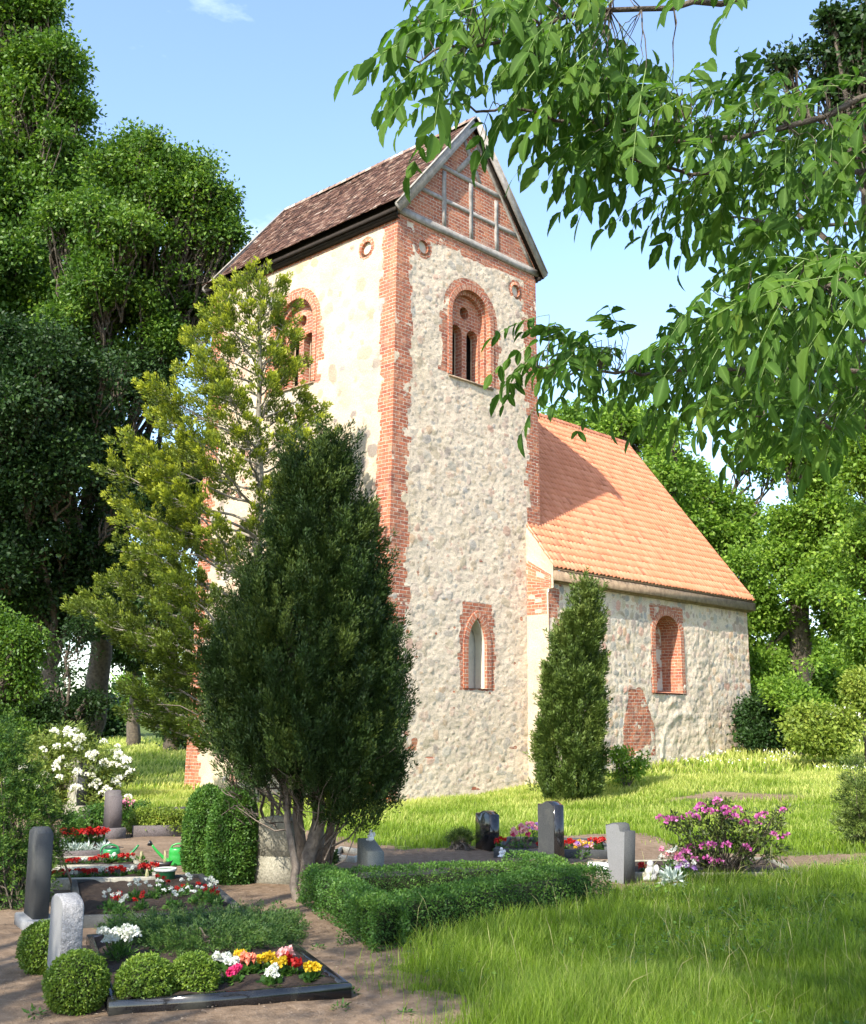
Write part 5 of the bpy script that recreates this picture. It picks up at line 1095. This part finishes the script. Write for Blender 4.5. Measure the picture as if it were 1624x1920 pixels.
topw = lambda x: np.interp(x, [15, 50, 90, 120, 150, 190, 230, 248], [1425, 1385, 1365, 1358, 1372, 1385, 1395, 1430])
blooms(wr, trusspts(15, 248, lambda x, t: topw(x)+4+(t**1.15)*115, 84, 23.6, np.random.default_rng(3), 1.0), .078, 34, 'white_petal', seed=82, pl=.055)
pr_, pc = bush('pink_rhododendron', 'gnarled open rhododendron with magenta blossom right of the light grey stone', 1360, 1648, [(1270, 1545, 26), (1310, 1550, 30), (1340, 1530, 34), (1370, 1560, 36), (1410, 1550, 34), (1455, 1545, 22), (1290, 1600, 26), (1330, 1610, 30), (1450, 1590, 24), (1400, 1600, 26), (1350, 1510, 20), (1465, 1520, 14)], 14.6, 2700, .075, 'rho_p_leaf', seed=83, wl=.36, per=14, cr=.06, tub=.012, stems=7)
pk = [(1240, 1537), (1258, 1540), (1276, 1536), (1293, 1528), (1310, 1520), (1305, 1533), (1316, 1514), (1345, 1503), (1352, 1512), (1362, 1520), (1340, 1525), (1330, 1523), (1367, 1530), (1378, 1533), (1397, 1545), (1425, 1533), (1420, 1545), (1433, 1528), (1468, 1521), (1452, 1567), (1475, 1569), (1295, 1590), (1322, 1588), (1335, 1586), (1363, 1586), (1274, 1611), (1328, 1613), (1349, 1620), (1303, 1612), (1383, 1520), (1400, 1590), (1285, 1600)]
r_ = np.random.default_rng(4); blooms(pr_, [dep(x, y, 14.5+r_.uniform(-.35, .1)) for x, y in pk], .055, 30, 'pink_petal', seed=84, pl=.045)
# planting round the brown stone and the far bed
bush('peony_bush', 'leafy green shrub between the white rhododendron and the brownish stone', 160, 1568, [(150, 1545, 26), (180, 1548, 24), (130, 1550, 20), (175, 1525, 16)], 20.3, 3400, .07, 'box_hedge', seed=85, wl=.45, cr=.1)
bush('spirea_bush', 'green shrub right of the brownish stone', 242, 1560, [(240, 1535, 20), (262, 1520, 22), (232, 1515, 16)], 20.8, 2200, .06, 'box_hedge', seed=86, wl=.4, cr=.1)
bush('ground_cover', 'bright yellow-green carpet of leaves in the far kerbed bed', 300, 1562, [(x, 1548-5*(i % 2), 15) for i, x in enumerate(range(258, 350, 12))]+[(x, 1528, 14) for x in range(262, 350, 14)], 20.3, 6500, .055, 'bush_y', cat='plants', seed=87, wl=.5, cr=.09)
bush('elder_seedling', 'young light green shrub at the foot of the nave wall', 1175, 1478, [(1165, 1420, 20), (1190, 1440, 22), (1160, 1455, 18), (1205, 1425, 10), (1150, 1408, 8)], 31, 1500, .12, 'oak_light', seed=88, wl=.5, cr=.16, per=12)
bush('variegated_shrub', 'small cream and green variegated shrub inside the hedge', 858, 1668, [(850, 1652, 16), (880, 1660, 14), (855, 1632, 7), (900, 1662, 10), (835, 1662, 10)], 13.6, 1100, .035, 'bush_y', seed=89, wl=.45, cr=.05, per=10, tub=.004)
bush('cotoneaster_mat', 'low green planting filling the hedged grave', 800, 1668, [(760, 1660, 18), (800, 1664, 18), (840, 1668, 16), (900, 1668, 16), (950, 1660, 14)], 13.7, 3000, .03, 'box_hedge', cat='plants', seed=90, wl=.5, cr=.06)
bush('heuchera_plant', 'dark leafy plant between the yew trunks and the hedge', 612, 1618, [(608, 1604, 16), (622, 1610, 12)], 15.2, 500, .07, 'yew_col', cat='plant', seed=91, wl=.8, cr=.06)

# ------------------------------------------------------------------ flowers
def petal(name, c1, c2, c3=None): M[name] = leafmat(name, c1, c2, .3, .5, c3, tcol=1.1)
petal('p_red', (.30, .006, .006), (.50, .018, .012)); petal('p_white', (.55, .56, .55), (.75, .76, .75)); petal('p_yellow', (.60, .38, .015), (.80, .58, .03)); petal('p_pink', (.72, .30, .32), (.82, .52, .50))
petal('p_salmon', (.65, .16, .10), (.75, .30, .20)); petal('p_magenta', (.55, .02, .12), (.68, .06, .22)); petal('p_violet', (.30, .12, .48), (.50, .30, .65)); petal('p_rose', (.60, .14, .28), (.75, .40, .48))
M['leaf_flower'] = leafmat('flower_leaves', (.02, .06, .012), (.05, .12, .02), .3, .5, (.10, .19, .04)); M['leaf_silver'] = leafmat('silver_leaves', (.30, .36, .34), (.50, .56, .53), .2, .8)
M['leaf_geranium'] = leafmat('geranium_leaves', (.03, .085, .018), (.07, .16, .03), .3, .5, (.13, .23, .05))
def flower_proto(cat, h, spread, nleaf, ll, leafm, heads, seed, stalk=True, wl=.7):
    """heads: list of (x, y, z, radius, petals, petal_len, material)"""
    rg = np.random.default_rng(seed); root = empty(cat, (0, 0, 0))
    n = nleaf; d = runit(n, rg); d[:, 2] = np.abs(d[:, 2]); P = d*np.array([spread, spread, h*.75])*rg.random(n)[:, None]**.5; P[:, 2] += .01
    leafobj('foliage', P, nrm(d+runit(n, rg)*.6), nrm(runit(n, rg)*.6+[0, 0, 1.]), ll*(.6+.7*rg.random(n)), ll*wl, M[leafm], root)
    if stalk:
        q = MB()
        for hd in heads: limb(q, (hd[0]*.3, hd[1]*.3, 0), (hd[0], hd[1], hd[2]-.005), .003, .002, 4, .08, 0, 4, rg)
        q.build('stalks', M['leaf_flower'], root)
    for (x, y, z, r_, np_, pl, mt) in heads:
        d = runit(np_, rg); d[:, 2] = np.where(d[:, 2] < -.3, -d[:, 2], d[:, 2]); P = np.array([x, y, z])+d*r_*(.35+.65*rg.random(np_))[:, None]
        leafobj('bloom', P, nrm(runit(np_, rg)+d*.4), nrm(d+runit(np_, rg)*.4), pl, pl*.9, M[mt], root)
    return root
def put(proto, px, py, label, cat, group, rz=0, s_=1., first=[None], dz=.05):
    used = proto.get('_u'); o = copy_tree(proto) if used else proto; proto['_u'] = 1
    p = gp(px, py); o.location = (p[0], p[1], gz_(p[0], p[1])+dz); o.rotation_euler = (0, 0, rz); s_ *= random.uniform(.88, 1.12); o.scale = (s_*random.uniform(.9, 1.1), s_, s_*random.uniform(.88, 1.12)); tag(o, label, cat, group)
    if '_u' in o and used: del o['_u']
    return o
def rh(n, R_, z0, z1, r_, np_, pl, mt, seed):
    rg = np.random.default_rng(seed); out = []
    for i in range(n): a = i*2.4+rg.random(); rr = R_*math.sqrt((i+.4)/n); out.append((rr*math.cos(a), rr*math.sin(a), rg.uniform(z0, z1), r_*rg.uniform(.8, 1.15), np_, pl, mt))
    return out
gw = flower_proto('geranium', .17, .11, 120, .05, 'leaf_geranium', rh(5, .11, .17, .27, .026, 44, .017, 'p_white', 1), 1)
gr_ = flower_proto('geranium', .17, .10, 110, .05, 'leaf_geranium', rh(3, .08, .15, .26, .026, 44, .018, 'p_red', 2), 2)
GP = [(200, 1722, 0, 'white geranium at the left end of the second grave'), (222, 1738, 0, 'white geranium nearest the juniper on the left'), (215, 1730, 1, 'red geranium between the two left white ones'), (252, 1704, 0, 'white geranium left of centre of the second grave'), (262, 1722, 1, 'red geranium left of centre, low among leaves'), (288, 1700, 0, 'white geranium in the middle of the second grave'),
      (302, 1690, 1, 'tallest red geranium in front of the green bucket'), (322, 1722, 0, 'white geranium in the middle, close to the juniper'), (334, 1698, 1, 'red geranium right of the middle'), (350, 1690, 0, 'white geranium at the back right of the second grave'), (364, 1712, 0, 'white geranium right of the middle, low'), (378, 1702, 1, 'red geranium near the right kerb'), (394, 1704, 0, 'white geranium at the right end of the second grave'), (400, 1716, 1, 'lowest red geranium at the right kerb')]
for i, (x, y, k_, lb) in enumerate(GP): put((gw, gr_)[k_], x, y, lb, 'geranium', 'geraniums on the second grave', i*1.1, .9+.2*((i*7) % 5)/5)
BG = [(413, 1838, 'p_white', 'white begonia beside the right boxwood ball'), (447, 1832, 'p_yellow', 'yellow begonia at the left of the back row'), (462, 1843, 'p_salmon', 'salmon begonia right of the yellow one'), (436, 1860, 'p_magenta', 'magenta begonia in the front row on the left'), (497, 1838, 'p_yellow', 'big yellow begonia in the middle'), (532, 1836, 'p_pink', 'pale pink begonia at the back'), (546, 1846, 'p_red', 'scarlet begonia below the pale pink one'), (520, 1850, 'p_yellow', 'small yellow begonia in the middle'), (509, 1866, 'p_white', 'white begonia at the front'), (584, 1856, 'p_yellow', 'yellow begonia at the right corner of the border'), (436, 1845, 'p_white', 'small white begonia above the magenta one')]
for i, (x, y, mt, lb) in enumerate(BG):
    sc = 1.25 if i in (4, 5) else .95
    b_ = flower_proto('begonia', .085, .085, 70, .065, 'leaf_flower', rh(3 if i not in (2, 3) else 2, .05, .10, .135, .034*sc, 70, .032, mt, 100+i), 100+i, wl=.85); put(b_, x, y, lb, 'begonia', 'begonias on the nearest grave', i, 1.0)
ORD = ['leftmost', 'second', 'third', 'fourth', 'fifth', 'sixth', 'seventh', 'eighth', 'ninth', 'tenth', 'eleventh']
sb = [flower_proto('bedding_begonia', .10, .08, 60, .05, 'leaf_flower', rh(4, .07, .10, .14, .026, 34, .026, 'p_red', 7), 7), flower_proto('bedding_begonia', .09, .08, 60, .05, 'leaf_geranium', rh(3, .06, .10, .13, .02, 26, .024, 'p_white', 8), 8)]
for i in range(11):
    x = 98+i*18.5; put(sb[i % 3 == 2], x, 1664-i*1.0, ('red' if i % 3 != 2 else 'white')+' begonia, '+ORD[i]+' plant from the left behind the pale concrete border', 'begonia', 'red begonias in the front row' if i % 3 != 2 else 'white begonias in the front row', i*1.3)
for i in range(9):
    x = 128+i*14.; put(sb[i % 4 == 2], x, 1635-i*.9, ('red' if i % 4 != 2 else 'white')+' begonia, '+ORD[i]+' plant from the left in the low grey border', 'begonia', 'red begonias in the rear row' if i % 4 != 2 else 'white begonias in the rear row', i*1.7, .9)
sv = flower_proto('silver_ragwort', .13, .10, 90, .10, 'leaf_silver', [], 9, False, .28)
for i, x in enumerate((120, 142, 164, 192)): put(sv, x, 1607, 'silver-leaved plant, '+ORD[i]+' from the left in the brown kerbed bed', 'silver plant', 'silver-leaved plants along the brown kerb', i*1.4, 1.0)
tu = flower_proto('scarlet_flower', .2, .12, 90, .07, 'leaf_flower', rh(6, .13, .22, .27, .04, 36, .045, 'p_red', 10), 10)
for i, x in enumerate((126, 146, 168, 190)): put(tu, x, 1597-i, 'scarlet flowers, '+ORD[i]+' clump from the left behind the silver plants', 'flowers', 'scarlet flowers in the brown kerbed bed', i*1.1, 1.0)
ch = flower_proto('chrysanthemum', .15, .12, 220, .055, 'leaf_flower', rh(20, .135, .15, .215, .028, 46, .026, 'p_white', 12), 12, wl=.3)
put(ch, 222, 1816, 'round white chrysanthemum beside the low grey gravestone', 'chrysanthemum', None, 0, 1.05)
cy = flower_proto('pink_primrose', .12, .10, 60, .06, 'leaf_flower', rh(6, .10, .16, .20, .035, 30, .03, 'p_rose', 13), 13); put(cy, 234, 1562, 'pink flowering plant right of the brownish stone', 'flowers', None, 0, 1.3, dz=.25)
yl = flower_proto('yellow_pansy', .08, .08, 30, .05, 'leaf_flower', rh(4, .09, .10, .14, .025, 20, .03, 'p_yellow', 14), 14)
for i, x in enumerate((268, 286, 301, 318, 333)): put(yl, x, 1566, 'yellow pansy, '+ORD[i]+' from the left along the far kerb', 'pansy', 'yellow pansies along the far kerb', i, 1.1, dz=.16)
# bouquets and pots on the right graves
def bouquet(px, py, label, cols, seed, h=.26, sp_=.13, sc=1., vase=True):
    heads = []
    for j, mt in enumerate(cols): heads += rh(5, sp_, h*.65, h, .032, 34, .032, mt, seed*10+j)
    b_ = flower_proto('flower_bouquet', h*.8, sp_, 70, .06, 'leaf_flower', heads, seed)
    if vase: q = MB(); q.lathe([(.04, 0), (.055, .02), (.05, .09), (.06, .12)], 14); q.build('vase', M['gr_dark'], b_, True)
    return put(b_, px, py, label, 'bouquet', None, seed, sc)
bouquet(975, 1606, 'bouquet of rose-pink flowers right of the polished black stone', ['p_rose', 'p_magenta', 'p_pink'], 31, .34, .16, 1.1)
bouquet(1000, 1590, 'lilac pink flowers touching the tallest dark stone', ['p_violet', 'p_rose'], 32, .34, .11)
bouquet(1092, 1618, 'bouquet of yellow and lilac flowers between the tall dark and the light grey stone', ['p_yellow', 'p_pink', 'p_violet'], 33, .28, .15, 1.15)
bouquet(1258, 1650, 'bouquet of cream and rose flowers left of the magenta rhododendron', ['p_white', 'p_rose', 'p_pink'], 34, .32, .15)
bouquet(1285, 1655, 'violet pansies in front of the magenta rhododendron', ['p_violet', 'p_white'], 35, .2, .16, 1., False)
for i, (x, y) in enumerate(((938, 1602), (1018, 1603), (1072, 1600), (1115, 1602), (1128, 1604), (1060, 1606))):
    put(sb[0], x, y, 'red begonia '+('left of the rose-pink bouquet', 'just left of the tallest dark stone', 'right of the tallest dark stone', 'left of the light grey stone, further back', 'touching the light grey stone', 'behind the yellow and lilac bouquet')[i], 'begonia', 'red begonias behind the hedge', i*1.3, 1.15)
put(sv, 1262, 1664, 'silver-leaved plant beside the violet pansies', 'silver plant', None, 1, 1.3); put(sb[0], 1205, 1648, 'red begonia at the foot of the light grey stone', 'begonia', None, 2, 1.)
# lying stones of grave edging: low headstone and figurines
def lathe_fig(name, label, px, py, parts_, mat, cat, dz=0., s_=1., base=None, rz=0):
    b = gp(px, py) if base is None else np.array(base); b[2] = b[2] if base is not None else gz_(b[0], b[1])+dz; root = empty(name, b, rz, label, cat)
    q = MB()
    for c, r, sc in parts_: q.sphere(np.array(c)*s_, r*s_, 14, sc)
    o = q.build('body', M[mat], root, True); md = o.modifiers.new('r', 'REMESH'); md.mode = 'VOXEL'; md.voxel_size = .006*s_; sm = o.modifiers.new('s', 'SMOOTH'); sm.iterations = 2; return root
M['white_figure'] = plain('white_glazed_clay', (.62, .62, .60), (.78, .78, .76), 12, .5, .1); M['grey_figure'] = plain('grey_cast_stone', (.30, .30, .29), (.44, .44, .42), 14, .9, .5)
ANG = [((0, 0, .03), .042, (1.1, 1.1, .8)), ((0, 0, .075), .034, (1, .9, 1.3)), ((-.005, 0, .128), .026, (1, 1, 1.08)), ((-.03, .018, .075), .014, (1, 1, 1.8)), ((-.03, -.018, .075), .014, (1, 1, 1.8)), ((.03, .032, .09), .024, (.5, 1, 1.5)), ((.03, -.032, .09), .024, (.5, 1, 1.5)), ((-.04, .02, .022), .02, (1.5, 1, .8)), ((-.04, -.02, .022), .02, (1.5, 1, .8))]
sb_ = gp(694, 1668); sb_[2] = .575
lathe_fig('angel_figurine', 'small white sitting angel figurine on top of the rough slanted gravestone', 0, 0, ANG, 'white_figure', 'figurine', 0, .9, base=sb_)
lathe_fig('angel_statue', 'small grey cast statue right of the light grey stone', 1221, 1652, ANG, 'grey_figure', 'statue', 0, 1.75)
lathe_fig('bird_figurine', 'small white clay figure left of the rose-pink bouquet', 941, 1608, ANG, 'white_figure', 'figurine', 0, 1.0)
lathe_fig('clay_figurine', 'tiny white clay figure between the pansies', 1245, 1660, ANG, 'white_figure', 'figurine', 0, .7)

# ------------------------------------------------------------------ garden tools
def plastic(name, c, rough=.35): k = NM(name, rough, .5); n = k.noise(6, 5, k.obj()); k.col(k.mix(k.ramp(n, [(.4, (0, 0, 0)), (.8, (.35, .35, .35))]), c, tuple(x*.5+.06 for x in c))); k.bump(k.noise(30, 4, k.obj()), .1, .003); return k.m
M['can_green'] = plastic('green_plastic', (.012, .17, .045)); M['can_bright'] = plastic('bright_green_plastic', (.018, .26, .035)); M['black_plastic'] = plastic('black_plastic', (.012, .012, .014)); M['bucket_green'] = plastic('dark_green_plastic', (.015, .10, .035)); M['rim'] = plastic('pale_rim', (.6, .62, .58), .5); M['cane'] = plain('willow_cane', (.28, .26, .14), (.42, .40, .22), 10, .6, .2)
def can(px, py, rz, mat, label, rose):
    b = gp(px, py); b[2] = gz_(b[0], b[1])-.003; root = empty('watering_can', b, rz, label, 'watering can', 'green watering cans'); q = MB()
    q.lathe([(.108, 0), (.118, .008), (.122, .03), (.117, .045), (.122, .06), (.120, .13), (.116, .145), (.120, .16), (.116, .215), (.108, .235), (.09, .243), (.085, .236)], 28, (0, 0, 0), 1.12, .82); q.build('body', M[mat], root, True); root.scale = (.93, .93, 1)
    q = MB(); t = np.linspace(0, 1, 12); P = np.stack([.10+.30*t, 0*t, .045+.09*t+.155*t**1.7], 1); q.tube(P, np.interp(t, [0, .15, 1], [.042, .028, .015]), 12); q.build('spout', M[mat], root, True)
    q = MB(); P = np.array([(-.125, 0, .09), (-.165, 0, .15), (-.165, 0, .22), (-.13, 0, .275), (-.06, 0, .30), (.02, 0, .298), (.08, 0, .275), (.105, 0, .235)]); tt = np.linspace(0, 7, 29); P = np.stack([np.interp(tt, range(8), P[:, k]) for k in range(3)], 1); P[1:-1] = (P[:-2]+2*P[1:-1]+P[2:])/4; q.tube(P, .013, 10); q.build('handle', M[mat], root, True)
    if rose: q = MB(); q.tube([(.39, 0, .285), (.42, 0, .30), (.45, 0, .315)], [.016, .036, .042], 14); q.build('rose', M['black_plastic'], root, True)
    return root
RZ = math.atan2(RH[1], RH[0])
can(208, 1623, RZ+.15, 'can_green', 'dark green watering can with its spout pointing right', False)
can(332, 1622, RZ+math.pi+.1, 'can_bright', 'bright green watering can with black rose pointing left', True)
b = gp(309, 1664); b[2] = gz_(b[0], b[1]); root = empty('bucket', b, 0, 'round dark green tub with pale rim on the path', 'bucket')
q = MB(); q.lathe([(.100, 0), (.108, .01), (.122, .20), (.128, .21), (.122, .212), (.105, .02), (.02, .015)], 28); q.build('body', M['bucket_green'], root, True)
q = MB(); q.lathe([(.122, .198), (.136, .200), (.138, .228), (.126, .232), (.120, .215)], 28, cap=False); q.build('rim', M['rim'], root, True)
q = MB(); q.lathe([(.110, .12), (.02, .13)], 20); q.build('soil', M['soil'], root)
def basket(px, py, label, rz, L_, hh, hoop, seed, plant=True):
    b = gp(px, py); b[2] = gz_(b[0], b[1]); root = empty('planter_basket', b, rz, label, 'basket', 'dark planter baskets with hoop handles'); q = MB()
    th = np.linspace(0, 2*np.pi, 24, endpoint=False); rows = []
    for sc, z in ((.62, 0), (.86, hh*.45), (1, hh), (.93, hh), (.8, hh*.5), (.3, hh*.45)):
        lift = .35*hh*np.abs(np.cos(th))**3*(z > 0); rows.append(np.stack([L_*sc*np.cos(th), L_*.45*sc*np.sin(th), z+lift], 1))
    V = np.concatenate(rows); i = np.arange(24); F = [np.stack([i+k*24, (i+1) % 24+k*24, (i+1) % 24+k*24+24, i+k*24+24], 1) for k in range(5)]+[i[::-1], i+120]; q.add(V, F); q.build('bowl', M['black_plastic'], root, True)
    q = MB(); t = np.linspace(0, math.pi, 16); q.tube(np.stack([.0*t+L_*.1, L_*.40*np.cos(t), hh*.8+hoop*np.sin(t)], 1), .006, 6); q.tube(np.stack([.0*t+L_*.2, L_*.40*np.cos(t), hh*.8+hoop*np.sin(t)*.96], 1), .005, 6); q.build('handle', M['cane'], root, True)
    if plant:
        rg = np.random.default_rng(seed); n = 70; d = runit(n, rg); d[:, 2] = abs(d[:, 2]); leafobj('plants', d*[L_*.6, L_*.3, .10]+[0, 0, hh*.6], nrm(d+runit(n, rg)*.5), runit(n, rg)+[0, 0, 1.], .05, .03, M['leaf_geranium'], root)
    return root
basket(262, 1628, 'boat-shaped dark basket in front of the left watering can', RZ-.1, .135, .07, .17, 1)
basket(306, 1627, 'boat-shaped dark basket in front of the right watering can', RZ+.1, .135, .07, .17, 2, False)
basket(272, 1664, 'low dark basket with thin hoop left of the green tub', RZ, .125, .06, .17, 3, False)
q = MB(); a = gp(139, 1672); bb = dep(81, 1497, 13.3); P = np.array([a+(bb-a)*t for t in np.linspace(0, 1, 7)]); P[1:-1] += rg.normal(size=(5, 3))*.004
q.tube(P, .014, 8); tag(q.build('wooden_pole', M['wood_brown'], None, True), 'thin wooden pole leaning against the dark shrub', 'pole')
# a few weeds on the path
wp = flower_proto('path_weed', .05, .06, 26, .05, 'leaf_flower', [], 55, False, .4)
for i, (x, y) in enumerate(((597, 1778), (586, 1690), (640, 1890), (660, 1862), (1120, 1905), (64, 1905), (760, 1900), (520, 1700))): put(wp, x, y, 'small green weed on the bare ground '+('by the right end of the juniper', 'in front of the old weathered stone', 'at the black border corner', 'just right of the black border', 'in front of the meadow grass', 'below the largest boxwood ball', 'at the lower edge of the path', 'left of the yew roots')[i], 'weed', 'weeds on the path', i, .8+.1*(i % 3), dz=0)

# broad-leaved weeds and clover between the grass blades
rg = np.random.default_rng(808)
f = np.sqrt(rg.random(26000)*(17.**2-4.6**2)+4.6**2); r_ = (rg.random(26000)*2-1)*(.43*f+.5); x = O[0]+HD[0]*f+RH[0]*r_; y = O[1]+HD[1]*f+RH[1]*r_
ok = grassy(x+rg.normal(size=len(x))*.1, y) & (fbm(x*1.2, y*1.2, 606, 3) > .47) & ~inpoly(x, y, K_BACK); x, y = x[ok], y[ok]; n = len(x)
P = np.stack([x, y, terr(x, y)+.03+.14*rg.random(n)], 1)
tag(leafobj('meadow_weeds', P, runit(n, rg)*[1, 1, .4], runit(n, rg)*.5+[0, 0, 1.], .02+.05*rg.random(n), .016+.02*rg.random(n), M['box_hedge']), 'clover and broad-leaved weeds among the near grass', 'weeds', kind='stuff')
n = 5000; f = 5+12*rg.random(n); r_ = (rg.random(n)*2-1)*(.43*f+.5); x = O[0]+HD[0]*f+RH[0]*r_; y = O[1]+HD[1]*f+RH[1]*r_; ok = inpoly(x, y, GA); x, y = x[ok], y[ok]; n = len(x)
h = .16+.2*rg.random(n); V, F_ = blades(x, y, h, .003+.002*rg.random(n), .5+.7*rg.random(n), rg)
tag(npmesh('dry_grass', V, F_, leafmat('dry_blades', (.30, .27, .10), (.50, .46, .22), .4), None, {'v': rg.random(len(V))}), 'dry straw-coloured blades in the near grass', 'grass', kind='stuff')
